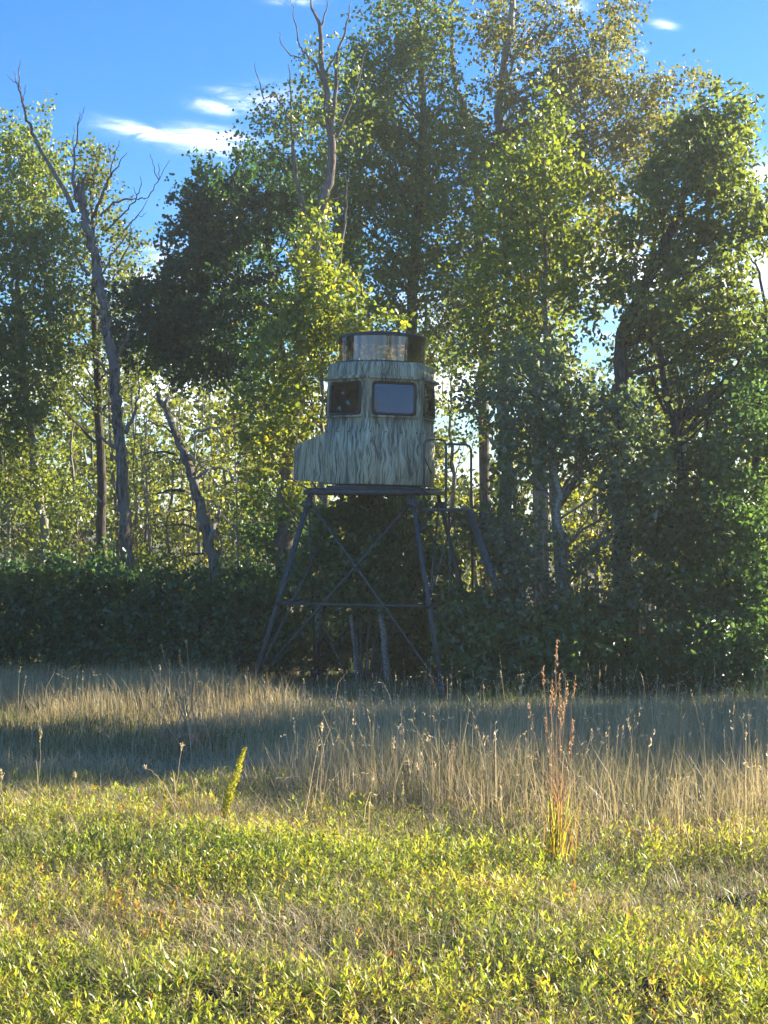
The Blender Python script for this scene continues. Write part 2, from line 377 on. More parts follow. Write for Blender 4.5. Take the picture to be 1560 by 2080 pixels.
def tree(name, label, cat, tr, r0, r1, bark, blobs, leaf, mat, nl=24, group=None, tkw={}, limb_r=.035, **kw):
    x, y = P(*tr[0])[:2]; base = P(*tr[0]); gzv = float(gz(base.x, base.y)) - .05
    e = empty(name, (base.x, base.y, gzv + .05), label, cat, group)
    pts = [P(*p) for p in tr]
    pts[0] = Vector((base.x, base.y, gzv))
    t, q = trunk(e, pts, r0, r1, bark, **tkw)
    if blobs:
        cr, cents = foliage('crown', e, blobs, leaf, mat, **kw)
        if nl: limbs(e, q, cents, nl, 'twig' if bark == 'aspen' else bark, limb_r)
    return e, q

# ------------------------------------------------------------------ tower stand
TC = Vector((-.16, 24.0, 0)); TH = R(16)
ux = Vector((math.cos(TH), -math.sin(TH), 0)); uy = Vector((math.sin(TH), math.cos(TH), 0))
def corner(sx_, sy_, half, z, drift=0): return Vector((TC.x + drift, TC.y, 0)) + ux * (sx_ * half) + uy * (sy_ * half) + Vector((0, 0, z))
ZP = 1.90; ZR = .22
stand = empty('tower_stand', (TC.x, TC.y, float(gz(TC.x, TC.y))), 'tall dark steel stand with splayed legs and ladder under the camouflaged hunting blind', 'tower stand')
COR = [(-1, -1), (1, -1), (1, 1), (-1, 1)]
def leg_pt(c, t):
    a = corner(*c, .80, ZP - .03, .03); b = corner(*c, 1.50, 0); b.z = float(gz(b.x, b.y)) - .05
    return a.lerp(b, t)
def leg_at(c, z):
    a = leg_pt(c, 0); b = leg_pt(c, 1); return a.lerp(b, (a.z - z) / (a.z - b.z))
for c in COR:
    mb = MB(); mb.beam(leg_pt(c, 0), leg_pt(c, 1), .064, .064)
    mb.box(leg_pt(c, .985), (.2, .2, .02)); mb.build('leg', STEEL, stand)
for i in range(4):
    a, b = COR[i], COR[(i + 1) % 4]
    mb = MB(); mb.tube([leg_at(a, ZR), leg_at(b, ZR)], .019, 8)
    for c in (a, b):
        p = leg_at(c, ZR); mb.tube([p + Vector((0, 0, -.03)), p + Vector((0, 0, .03))], .055, 8)
    mb.build('ring_bar', STEEL, stand, smooth=False)
    for (s, e_) in ((a, b), (b, a)):
        mb = MB()
        if i == 1: mb.tube([leg_at(s, ZP - .12), leg_at(e_, ZR + .02)], .017, 8)
        else: mb.tube([leg_at(s, ZP - .12), leg_pt(e_, .93)], .017, 8)
        mb.build('brace', STEEL, stand)
        if i == 1:
            mb = MB(); mb.tube([leg_at(s, ZR - .02), leg_pt(e_, .93)], .014, 8); mb.build('brace', STEEL, stand)
# bolted plates where the braces cross and meet the legs
for i in (0, 2, 3):
    a, b = COR[i], COR[(i + 1) % 4]; pa, pb = leg_at(a, ZP - .12), leg_pt(b, .93); qa, qb = leg_at(b, ZP - .12), leg_pt(a, .93)
    k_ = (pa - qa).length / ((pa - qa).length + (pb - qb).length); x_ = pa.lerp(pb, k_)
    mb = MB(); mb.tube([x_ + Vector((0, -.03, 0)), x_ + Vector((0, .03, 0))], .03, 8); mb.build('bolt', STEEL, stand)
for c in COR:
    for t_ in (.05, .93):
        p_ = leg_pt(c, t_); mb = MB(); mb.box(p_, (.13, .13, .10), -TH); mb.build('gusset', STEEL, stand)
# platform frame
for i in range(4):
    a, b = COR[i], COR[(i + 1) % 4]
    mb = MB(); e0 = corner(*a, .86, ZP + .0, .03); e1 = corner(*b, .86, ZP + .0, .03)
    dirn = (e1 - e0).normalized(); mb.beam(e0 + dirn * .033, e1 - dirn * -.033, .05, .07)
    mb.build('platform_beam', STEEL, stand)
mb = MB()
for k in (-.45, 0, .45): mb.beam(TC + ux * k - uy * .82 + Vector((.03, 0, ZP - .012)), TC + ux * k + uy * .82 + Vector((.03, 0, ZP - .012)), .05, .05)
mb.build('cross_joists', STEEL, stand)
mb = MB(); mb.box((TC.x + .03, TC.y, ZP + .056), (1.72, 1.72, .022), -TH); mb.build('deck_plate', STEEL, stand)
mb = MB(); mb.tube([TC + Vector((0, 0, ZP + .068)), TC + Vector((0, 0, ZP + .11))], .74, 24); mb.build('base_ring', STEEL, stand)
# landing with its rails
LA = [P(858, 1034, 22.75), P(930, 1037, 22.75), P(962, 1036, 23.9), P(900, 1033, 23.9)]
mb = MB(); z = 1.655
c4 = [Vector((p.x, p.y, 0)) for p in LA]
V = [(p.x, p.y, z + dz) for dz in (-.05, .0) for p in c4]
mb.quads(V, [(0, 3, 2, 1), (4, 5, 6, 7), (0, 1, 5, 4), (1, 2, 6, 5), (2, 3, 7, 6), (3, 0, 4, 7)])
mb.build('landing', STEEL, stand)
def pipe(name, pts, r=.019): 
    mb = MB(); mb.tube(pts, r, 8); return mb.build(name, STEEL, stand, smooth=True)
def rail(pts, d): return [P(x, y, d) for x, y in pts]
pipe('handrail', rail([(861, 1034), (861, 960), (861, 903), (865, 896), (872, 893), (896, 893), (903, 896), (906, 903), (906, 960), (905, 1034)], 22.8))
pipe('handrail', [P(862, 928, 22.8), P(876, 962, 22.95)], .011)
pipe('handrail', [P(908, 903, 22.9), P(913, 902, 23.0), P(945, 903, 23.6), P(953, 906, 23.8), P(957, 914, 23.9), P(957, 970, 23.9), P(958, 1035, 23.9), P(960, 1209, 23.9)])
pipe('landing_strut', [P(880, 1036, 23.2), leg_at((1, -1), 1.25)], .016)
pipe('landing_strut', [P(925, 1037, 23.2), leg_at((1, -1), ZR + .06)], .014)
pipe('landing_strut', [P(912, 1037, 23.3), P(915, 1225, 23.3), P(914, 1400, 23.3)], .014)
# ladder
foot1 = P(1090, 1412, 22.9); foot2 = P(1120, 1405, 23.5)
top1 = P(952, 1036, 23.15); top2 = P(977, 1040, 23.75)
foot1.z = float(gz(foot1.x, foot1.y)) - .02; foot2.z = float(gz(foot2.x, foot2.y)) - .02
for a, b in ((top1, foot1), (top2, foot2)):
    mb = MB(); mb.beam(a, b, .035, .10); mb.build('ladder_stringer', STEEL, stand)
for k in range(1, 11):
    t = k / 11; mb = MB(); a = top1.lerp(foot1, t); b = top2.lerp(foot2, t)
    mb.beam(a, b, .09, .022); mb.build('ladder_rung', STEEL, stand)
pipe('ladder_rail', [P(985, 1000, 23.8), P(1009, 1100, 23.8), P(1036, 1172, 23.8), P(1075, 1270, 23.7)], .014)

# ------------------------------------------------------------------ the blind
def camo(flat=False):
    m, t, o = new_mat('camouflage_print_side' if flat else 'camouflage_print')
    tcn = t.nodes.new('ShaderNodeTexCoord'); s = t.nodes.new('ShaderNodeSeparateXYZ'); t.links.new(tcn.outputs['Object'], s.inputs[0])
    ang = M_('ARCTAN2', s.outputs[0], M_('MULTIPLY', s.outputs[1], -1, tree=t), tree=t)
    rad = M_('SQRT', M_('ADD', M_('MULTIPLY', s.outputs[0], s.outputs[0], tree=t), M_('MULTIPLY', s.outputs[1], s.outputs[1], tree=t), tree=t), tree=t)
    u0 = M_('MULTIPLY', ang, .86, tree=t) if not flat else M_('ADD', s.outputs[0], M_('MULTIPLY', s.outputs[1], -.6, tree=t), tree=t)
    v0 = s.outputs[2]
    def layer(seed, us, vs, warp, lo, hi):
        cw = t.nodes.new('ShaderNodeCombineXYZ'); t.links.new(u0, cw.inputs[0]); t.links.new(M_('MULTIPLY', v0, .9, tree=t), cw.inputs[1]); cw.inputs[2].default_value = seed
        wn = t.nodes.new('ShaderNodeTexNoise'); wn.inputs['Scale'].default_value = 3.2; wn.inputs['Detail'].default_value = 2; t.links.new(cw.outputs[0], wn.inputs['Vector'])
        u = M_('ADD', u0, M_('MULTIPLY', M_('SUBTRACT', wn.outputs[0], .5, tree=t), warp, tree=t), tree=t)
        c2 = t.nodes.new('ShaderNodeCombineXYZ'); t.links.new(M_('MULTIPLY', u, us, tree=t), c2.inputs[0]); t.links.new(M_('MULTIPLY', v0, vs, tree=t), c2.inputs[1]); c2.inputs[2].default_value = seed * 3.3
        n = t.nodes.new('ShaderNodeTexNoise'); n.inputs['Scale'].default_value = 1; n.inputs['Detail'].default_value = 1.0; n.inputs['Roughness'].default_value = .4; t.links.new(c2.outputs[0], n.inputs['Vector'])
        ridge = M_('ABSOLUTE', M_('SUBTRACT', n.outputs[0], .5, tree=t), tree=t)
        mr = t.nodes.new('ShaderNodeMapRange'); mr.inputs[1].default_value = hi; mr.inputs[2].default_value = lo; mr.interpolation_type = 'SMOOTHSTEP'
        t.links.new(ridge, mr.inputs[0]); 
        # strands come and go along their length
        c3 = t.nodes.new('ShaderNodeCombineXYZ'); t.links.new(M_('MULTIPLY', u, us * .5, tree=t), c3.inputs[0]); t.links.new(M_('MULTIPLY', v0, vs * 2.2, tree=t), c3.inputs[1]); c3.inputs[2].default_value = seed + 9
        n3 = t.nodes.new('ShaderNodeTexNoise'); n3.inputs['Scale'].default_value = 1; n3.inputs['Detail'].default_value = 2; t.links.new(c3.outputs[0], n3.inputs['Vector'])
        g = t.nodes.new('ShaderNodeMapRange'); g.inputs[1].default_value = .40; g.inputs[2].default_value = .56; t.links.new(n3.outputs[0], g.inputs[0])
        return M_('MULTIPLY', mr.outputs[0], g.outputs[0], tree=t)
    def mixc(f, a, b):
        mx = t.nodes.new('ShaderNodeMix'); mx.data_type = 'RGBA'; t.links.new(f, mx.inputs[0])
        if isinstance(a, tuple): mx.inputs[6].default_value = (*a, 1)
        else: t.links.new(a, mx.inputs[6])
        mx.inputs[7].default_value = (*b, 1); return mx.outputs[2]
    nb = t.nodes.new('ShaderNodeTexNoise'); nb.inputs['Scale'].default_value = 5; nb.inputs['Detail'].default_value = 5; t.links.new(tcn.outputs['Object'], nb.inputs['Vector'])
    col = ramp(t, nb.outputs[0], [(.35, (.33, .32, .185)), (.65, (.43, .41, .25))])
    col = mixc(layer(1.1, 14, .75, .15, .03, .11), col, (.17, .17, .115))
    col = mixc(layer(5.4, 17, .8, .20, .02, .075), col, (.46, .47, .32))
    col = mixc(layer(8.8, 19, 1.0, .22, .02, .07), col, (.11, .115, .085))
    col = mixc(layer(12.3, 13, .7, .20, .015, .055), col, (.56, .56, .40))
    col = mixc(layer(17.9, 20, .8, .26, .012, .05), col, (.52, .49, .33))
    col = mixc(layer(23.7, 17, .9, .16, .012, .05), col, (.12, .12, .09))
    b = t.nodes.new('ShaderNodeBsdfPrincipled'); b.inputs['Roughness'].default_value = .55; b.inputs['Specular IOR Level'].default_value = .35
    t.links.new(col, b.inputs['Base Color']); t.links.new(b.outputs[0], o.inputs[0]); return m
CAMO = camo(); CAMO2 = camo(True)
def glass_mat(name, tint, refl, rough=.03, gcol=(.85, .92, 1)):
    m, t, o = new_mat(name)
    tr = t.nodes.new('ShaderNodeBsdfTransparent'); tr.inputs[0].default_value = (*tint, 1)
    gl = t.nodes.new('ShaderNodeBsdfGlossy'); gl.inputs['Roughness'].default_value = rough; gl.inputs[0].default_value = (*gcol, 1)
    fr = t.nodes.new('ShaderNodeLayerWeight'); fr.inputs[0].default_value = .25
    f = M_('ADD', M_('MULTIPLY', fr.outputs['Fresnel'], .6, tree=t), refl, tree=t, clamp=True)
    mx = t.nodes.new('ShaderNodeMixShader'); t.links.new(f, mx.inputs[0]); t.links.new(tr.outputs[0], mx.inputs[1]); t.links.new(gl.outputs[0], mx.inputs[2]); t.links.new(mx.outputs[0], o.inputs[0]); return m
GLASS = glass_mat('tinted_window_glass', (.34, .33, .27), .085, gcol=(.8, .86, 1))
CUPG = glass_mat('tinted_cupola_plastic', (.52, .40, .17), .075)
BZ = ZP + .112
blind = empty('hunting_blind', (TC.x + .08, TC.y, BZ), 'camouflaged fibreglass hunting blind with rounded windows and tinted cupola on a steel stand', 'hunting blind')
blind.rotation_euler = (0, R(1.5), 0)
def lm(mb, name, mat, parent=blind, smooth=False, sol=0):
    """a part built in the blind's own coordinates"""
    o = np_mesh(name, np.concatenate(mb.v), np.concatenate(mb.f), mat, None, smooth=smooth)
    o.parent = parent
    if sol:
        md = o.modifiers.new('solid', 'SOLIDIFY'); md.thickness = sol; md.offset = -1
    return o
FA = [15, 75, 135, 195, 255, 315]
def face_frame(i):
    a = R(FA[i]); return np.array([math.sin(a), -math.cos(a), 0]), np.array([math.cos(a), math.sin(a), 0])
WH, WV, WZ = .33, .237, 1.31
def section(a, r=.16):
    """rounded hexagon: list of (x, y) and which column is inside a window span"""
    pts = []; flag = []
    half = a * math.tan(R(30)); k = r * math.tan(R(30))
    for i in range(6):
        n, t = face_frame(i)
        for s in (-(half - k), -WH, -.11, .11, WH, half - k):
            s = max(-(half - k), min(half - k, s)); pts.append(n * a + t * s); flag.append((i, s))
        n2, t2 = face_frame((i + 1) % 6); cc = n * (a - r) + t * (half - k)
        for q in (1, 2, 3):
            al = R(FA[i] + 15 * q); pts.append(cc + r * np.array([math.sin(al), -math.cos(al), 0]))
            flag.append((i, 9))
    return np.array(pts), flag
prof = [(.0, .780), (.02, .790), (.84, .785), (.855, .768), (WZ - WV, .766), (WZ + WV, .764), (1.62, .764), (1.645, .766), (1.70, .768), (1.76, .764)]
rings = []
for z_, a_ in prof:
    p_, fl = section(a_); p_ = p_.copy(); p_[:, 2] = z_; rings.append(p_)
base_n = len(rings[0])
top_a, _ = section(.768)
for k, (z_, t_) in enumerate([(1.815, .03), (1.855, .14), (1.874, .45), (1.878, 1.0)]):
    p_ = top_a.copy(); rr = np.linalg.norm(p_[:, :2], axis=1, keepdims=True); circ = p_ / rr * .675
    hexp = p_ * (1 - .06 * t_ - .01); p_ = hexp * (1 - t_) + circ * t_; p_[:, 2] = z_; rings.append(p_)
V = np.concatenate(rings); q = []
for r_ in range(len(rings) - 1):
    for c in range(base_n):
        d = (c + 1) % base_n
        if r_ == 4 and c % 9 in (1, 2, 3): continue      # window opening
        q.append((r_ * base_n + c, r_ * base_n + d, (r_ + 1) * base_n + d, (r_ + 1) * base_n + c))
mb = MB(); mb.quads(V, q)
body = lm(mb, 'body', CAMO, sol=.018); body.data.materials.append(INSIDE)
body.modifiers['solid'].material_offset = 1
mb = MB(); fl_ = rings[0].copy(); fl_[:, 2] = .005; mb.add(np.vstack([fl_ * [.99, .99, 1], [[0, 0, .005]]]), [(i, (i + 1) % base_n, base_n) for i in range(base_n)])
lm(mb, 'floor', INSIDE)
mb = MB(); ro = rings[-1].copy(); ri = ro * [.93, .93, 1]; mb.quads(np.vstack([ro, ri]), [(i, (i + 1) % base_n, base_n + (i + 1) % base_n, base_n + i) for i in range(base_n)]); lm(mb, 'roof_lip', CAP, sol=.02)
def rrect(hw, hh, r, n=5):
    pts = []
    for cx, cy_, a0 in ((hw - r, hh - r, 0), (-hw + r, hh - r, 90), (-hw + r, -hh + r, 180), (hw - r, -hh + r, 270)):
        for k in range(n + 1):
            a = R(a0 + 90 * k / n); pts.append((cx + r * math.cos(a), cy_ + r * math.sin(a)))
    return np.array(pts)
for i in range(6):
    n, t = face_frame(i); o3 = n * .768 + np.array([0, 0, WZ])
    upv = np.array([0, 0, 1.]) - n * .05
    def to3(p2, dn): return o3 + p2[:, :1] * t + p2[:, 1:] * upv + n * dn
    oo, ii = rrect(.348, .255, .062), rrect(.312, .219, .055); m_ = len(oo)
    mb = MB(); pin = rrect(.325, .232, .06)
    gl_v = np.vstack([to3(pin, -.006), to3(pin * 0, -.006)[:1], to3(pin, -.011), to3(pin * 0, -.011)[:1]])
    mb.add(gl_v, [(k, (k + 1) % m_, m_) for k in range(m_)] + [(m_ + 1 + (k + 1) % m_, m_ + 1 + k, 2 * m_ + 1) for k in range(m_)])
    win = lm(mb, 'window', GLASS)
    mb = MB(); Vf = np.vstack([to3(oo, .016), to3(ii, .016), to3(ii, -.02), to3(oo, -.02)])
    qs = []
    for a_, b_ in ((0, 1), (1, 2), (2, 3), (3, 0)): qs += [(a_ * m_ + k, a_ * m_ + (k + 1) % m_, b_ * m_ + (k + 1) % m_, b_ * m_ + k) for k in range(m_)]
    mb.quads(Vf, qs); fr = lm(mb, 'window_frame', RUBBER, win)
    # brow above and ledge below
    def slab(name, zc, hw, dn0, dn1, h):
        mb = MB(); zz = [zc - h / 2, zc + h / 2]
        Vs = [n * dd + t * s + np.array([0, 0, zt]) for zt, dds in ((zz[0], (dn0, dn1)), (zz[1], (dn0, dn1 - .02))) for s, dd in ((-hw, dds[0]), (hw, dds[0]), (hw * .98, dds[1]), (-hw * .98, dds[1]))]
        mb.quads(Vs, [(0, 1, 2, 3), (4, 7, 6, 5), (0, 4, 5, 1), (1, 5, 6, 2), (2, 6, 7, 3), (3, 7, 4, 0)]); return lm(mb, name, CAMO)
    slab('awning', 1.625, .41, .755, .845, .045)
    slab('window_ledge', 1.035, .38, .76, .812, .028)
for i in range(6):                       # rivets along the joint between the upper and lower shells
    n, t = face_frame(i)
    for s in (-.36, -.12, .12, .36):
        mb = MB(); c_ = n * .783 + t * s + np.array([0, 0, .80]); mb.tube([c_ - n * .004, c_ + n * .010], .011, 8); lm(mb, 'rivet', RUBBER)
mb = MB()
n, t = face_frame(2)
for s in (-.36, .36): mb.box(n * .768 + t * s + np.array([0, 0, .75]), (.012, .02, 1.4), R(FA[2]))
lm(mb, 'door_seam', RUBBER)
# foot well that sticks out to the left
n, t = face_frame(4)
pr = [(.76, .03, .40), (1.29, .05, .33), (1.30, .56, .32), (1.25, .61, .31), (.76, .80, .40)]
V = []
for s in (-1, 1): V += [n * a + t * s * w_ + np.array([0, 0, z_]) for a, z_, w_ in pr]
mb = MB(); m_ = len(pr); V = np.array(V)
mb.add(V, [(0, 1, 2), (0, 2, 3), (0, 3, 4), (5, 7, 6), (5, 8, 7), (5, 9, 8)]); 
mb.quads(V, [(k, k + m_, (k + 1) % m_ + m_, (k + 1) % m_) for k in range(m_)])
fw = lm(mb, 'foot_well', CAMO2)
bv = fw.modifiers.new('soft', 'BEVEL'); bv.width = .03; bv.segments = 3; bv.limit_method = 'ANGLE'; bv.angle_limit = R(50)
# cupola: facetted tinted ring and dark cap
nf = 32
def circ(r_, z_, n_=nf, ph=R(4)): return np.array([(math.sin(2 * PI * k / n_ + ph) * r_, -math.cos(2 * PI * k / n_ + ph) * r_, z_) for k in range(n_)])
for g_ in range(8):
    ids = [(g_ * 4 + k) % nf for k in range(5)]; a = circ(.670, 1.875)[ids]; b = circ(.676, 2.29)[ids]
    mb = MB(); mb.quads(np.vstack([a, b]), [(k, k + 1, k + 6, k + 5) for k in range(4)]); lm(mb, 'cupola_pane', CUPG, smooth=True)
mb = MB(); nn = 40; prof2 = [(.682, 2.270), (.690, 2.292), (.680, 2.308), (.60, 2.335), (.42, 2.362), (.2, 2.378), (.02, 2.382)]
V = np.concatenate([circ(r_, z_, nn) for r_, z_ in prof2]); q = [(r_ * nn + k, r_ * nn + (k + 1) % nn, (r_ + 1) * nn + (k + 1) % nn, (r_ + 1) * nn + k) for r_ in range(len(prof2) - 1) for k in range(nn)]
mb.quads(V, q); lm(mb, 'cupola_cap', CAP, smooth=True)
mb = MB(); mb.add(circ(.668, 2.272, nn), [(0, k + 1, k) for k in range(1, nn - 1)]); lm(mb, 'cap_lining', INSIDE)
mb = MB(); aa = circ(.685, 1.868, nn); bb = circ(.685, 1.895, nn); mb.quads(np.vstack([aa, bb]), [(k, (k + 1) % nn, nn + (k + 1) % nn, nn + k) for k in range(nn)]); lm(mb, 'cupola_gasket', CAP, sol=.02)

# ------------------------------------------------------------------ trees in front and around the blind
# left edge
tree('aspen_tree', 'leafy tree with a thin pale trunk at the far left edge, yellow-green top', 'tree',
     [(104, 1215, 33), (92, 1080, 33), (75, 960, 33), (55, 820, 33), (42, 640, 33), (30, 500, 33), (50, 330, 33)], .11, .03, 'aspen',
     [(60, 290, 33, 60, 70, .8, 26), (20, 360, 33, 90, 100, 1.2, 40), (40, 500, 33, 105, 130, 1.4, 60), (-30, 640, 33, 120, 160, 1.5, 60), (60, 660, 33.5, 90, 110, 1.3, 36), (-20, 860, 33, 90, 100, 1.3, 34), (20, 960, 32.6, 80, 70, .8, 30), (90, 1040, 33, 60, 70, .8, 18), (0, 560, 32.4, 90, 120, .7, 36), (60, 420, 32.4, 80, 130, .8, 36), (30, 760, 32.4, 90, 100, .7, 34), (60, 420, 32.4, 80, 130, .8, 44), (30, 740, 32.4, 110, 90, .8, 40), (100, 540, 33, 50, 100, .8, 24), (70, 880, 33, 70, 60, 1, 18)],
     .085, 'aspen', nleaf=64, vbase=.36)
tree('oak_tree', 'narrow green tree with pointed top directly behind the tall dead snag', 'tree',
     [(215, 1210, 36), (205, 900, 36), (190, 600, 36), (184, 380, 36)], .14, .03, 'dark',
     [(184, 330, 36, 26, 42, .5, 14), (185, 420, 36, 52, 70, .8, 26), (240, 520, 36, 62, 60, 1, 26), (215, 600, 36, 85, 90, 1.2, 40), (140, 560, 36, 60, 90, 1, 30), (180, 760, 36, 110, 90, 1.3, 40), (90, 740, 37, 70, 100, 1, 26)],
     .085, 'sunny', nleaf=62, vbase=.25, vs=.3)
# dark oak behind, centre left
tree('oak_tree', 'broad dark green oak behind the blind, its crown reaching over the left sky gap', 'tree',
     [(600, 1240, 34), (596, 1000, 34), (585, 820, 34), (560, 640, 34), (540, 460, 34)], .2, .05, 'dark',
     [(500, 420, 34, 130, 85, 1.6, 74), (430, 470, 34, 80, 75, 1.2, 36), (580, 520, 34, 150, 120, 1.8, 90), (430, 590, 34, 110, 95, 1.5, 62), (330, 650, 34, 110, 60, 1.3, 56), (480, 690, 34, 170, 80, 1.7, 90), (650, 440, 35, 90, 120, 1.5, 44), (300, 700, 34, 80, 50, 1.2, 34), (390, 520, 34, 50, 60, 1, 24), (340, 600, 34, 70, 50, 1.1, 26), (560, 380, 34.4, 90, 60, 1.2, 34), (420, 740, 34, 120, 40, 1.2, 34)],
     .085, 'oak', nleaf=124, L_=.42, nl=16, vbase=.28)
# tall rough trunk with bare forked top
e, q = tree('cottonwood_tree', 'thick rough-barked trunk left of the stand, forking into tall bare leafless tops', 'tree',
     [(586, 1350, 27.5), (582, 1250, 27.5), (578, 1120, 27.5), (582, 1000, 27.5), (596, 880, 27.5), (606, 760, 27.5), (618, 650, 27.5), (628, 560, 27.5)], .20, .12, 'rough', [], .08, 'oak', tkw=dict(n=14, rough=.12, sub=6))
def bare(parent, pts, r0, r1=.006, bark='twig', name='branch', **k):
    return trunk(parent, pts, r0, r1, bark, name=name, n=6, rough=.05, amp=.012, sub=4, **k)
D = 27.5
bare(e, [(628, 565, D), (650, 440, D), (668, 370, D), (676, 310, D), (666, 240, D), (662, 180, D), (651, 100, D), (650, 50, D), (636, 25, D), (628, -10, D)], .115, .014)
bare(e, [(622, 600, D), (625, 480, D), (612, 400, D), (600, 345, D), (596, 300, D), (592, 250, D)], .065, .02)
bare(e, [(596, 340, D), (590, 210, D), (585, 130, D)], .03, .008)
bare(e, [(592, 255, D), (575, 215, D), (557, 190, D), (534, 205, D - .3), (520, 150, D), (517, 128, D)], .022, .005)
bare(e, [(672, 300, D), (680, 210, D), (683, 130, D), (690, 90, D), (705, 50, D), (713, 5, D)], .05, .008)
bare(e, [(662, 150, D), (676, 120, D), (690, 100, D)], .028, .014)
bare(e, [(660, 170, D), (640, 130, D), (620, 108, D), (606, 90, D), (598, 40, D), (590, -5, D)], .03, .006)
bare(e, [(651, 60, D), (660, 30, D), (667, -5, D)], .025, .006)
bare(e, [(612, 118, D), (590, 112, D), (570, 90, D), (567, 65, D)], .016, .005)
bare(e, [(648, 45, D), (640, 20, D)], .012, .004)
bare(e, [(676, 300, D), (700, 240, D), (725, 180, D), (745, 95, D), (758, 80, D)], .026, .005)
bare(e, [(690, 540, D), (697, 470, D), (705, 400, D), (700, 350, D)], .03, .01)
bare(e, [(660, 420, D), (680, 405, D), (705, 390, D), (726, 395, D)], .022, .006)
bare(e, [(560, 260, D), (545, 220, D), (528, 180, D)], .012, .004)
cr, cents = foliage('crown', e, [(600, 290, 28, 60, 60, .8, 22), (560, 250, 28, 40, 60, .7, 14), (640, 160, 28, 38, 70, .6, 12), (640, 260, 28, 60, 90, .8, 18), (530, 290, 28, 40, 40, .5, 9), (690, 210, 28, 50, 100, .8, 20)], .07, 'aspen', nleaf=46, vbase=.3)

# tall poplars
tree('poplar_tree', 'tall dark olive poplar behind the blind, crown touching the top edge left of centre', 'tree',
     [(800, 1250, 31), (810, 950, 31), (830, 700, 31), (850, 450, 31), (860, 200, 31), (850, 0, 31)], .17, .05, 'rough',
     [(830, 40, 31, 90, 80, 1.3, 56), (870, 120, 31, 60, 70, 1.0, 26), (740, 190, 31, 60, 90, 1, 34), (780, 130, 31, 60, 80, 1.2, 34), (830, 230, 31, 140, 110, 1.8, 96), (760, 340, 31, 130, 110, 1.7, 84), (900, 360, 31, 120, 110, 1.7, 76), (820, 480, 31, 140, 90, 1.7, 84), (700, 260, 31, 60, 120, 1, 34), (860, 600, 31, 120, 90, 1.6, 56), (820, 330, 30.2, 150, 130, .8, 40), (880, 480, 30.2, 110, 130, .8, 40), (760, 560, 31, 100, 90, 1.4, 46), (700, 400, 31, 80, 90, 1.2, 40), (900, 270, 30.6, 60, 60, 1, 18), (800, 680, 30.4, 150, 70, .9, 50), (900, 760, 31, 90, 80, 1, 30)],
     .078, 'aspen', nleaf=62, L_=.46, nl=70, vbase=.26, vs=.34, limb_r=.055)
tree('poplar_tree', 'tallest poplar right of centre with bronze-tinted leaves and pale upper stems against the sky', 'tree',
     [(1100, 1300, 31.5), (1098, 900, 31.5), (1085, 660, 31.5), (1040, 480, 31.5), (1016, 330, 31.5), (1014, 200, 31.5), (1040, 30, 31.5), (1050, -60, 31.5)], .18, .05, 'pale',
     [(1060, 30, 31.5, 100, 90, 1.4, 56), (1170, 110, 31.5, 60, 80, 1, 26), (1262, 40, 31.5, 36, 60, .7, 20), (1240, 130, 31.5, 60, 70, 1, 32), (1000, 60, 31.5, 30, 50, .6, 6), (1080, 170, 31.5, 90, 80, 1.4, 44), (1190, 240, 31.5, 110, 90, 1.6, 70), (1300, 240, 31.5, 80, 80, 1.2, 46), (1110, 330, 31.5, 110, 110, 1.6, 66), (965, 260, 31.5, 40, 60, .9, 12), (960, 430, 31.5, 110, 120, 1.6, 56), (1240, 350, 31.5, 90, 60, 1.2, 36), (1060, 520, 31.5, 120, 100, 1.5, 50), (1385, 200, 31.5, 50, 60, .9, 22), (1340, 300, 31.5, 60, 60, .9, 24), (1160, 420, 31.5, 120, 90, 1.4, 60), (1200, 560, 31.5, 110, 90, 1.4, 40), (1000, 620, 31.5, 110, 110, 1.4, 50), (1250, 460, 31.5, 70, 80, 1, 26), (1080, 260, 31, 90, 120, 1.1, 44)],
     .078, 'bronze', nleaf=60, L_=.42, nl=66, vbase=.44, vs=.34, limb_r=.05)
e2 = tree('poplar_tree', 'slim poplar with two bare red-brown stems showing in the sky gap at the top centre', 'tree',
     [(985, 1280, 33), (985, 800, 33), (975, 400, 33), (950, 240, 33), (925, 170, 33), (915, 60, 33), (920, -40, 33)], .13, .02, 'twig',
     [(960, 560, 33, 70, 80, 1.2, 24), (930, 680, 33, 70, 70, 1.2, 22), (1000, 350, 33, 50, 60, .8, 12)], .075, 'bronze', nleaf=55, nl=16, vbase=.4)[0]
bare(e2, [(950, 240, 33), (900, 190, 33), (897, 60, 33), (880, 5, 33), (874, -40, 33)], .03, .01)
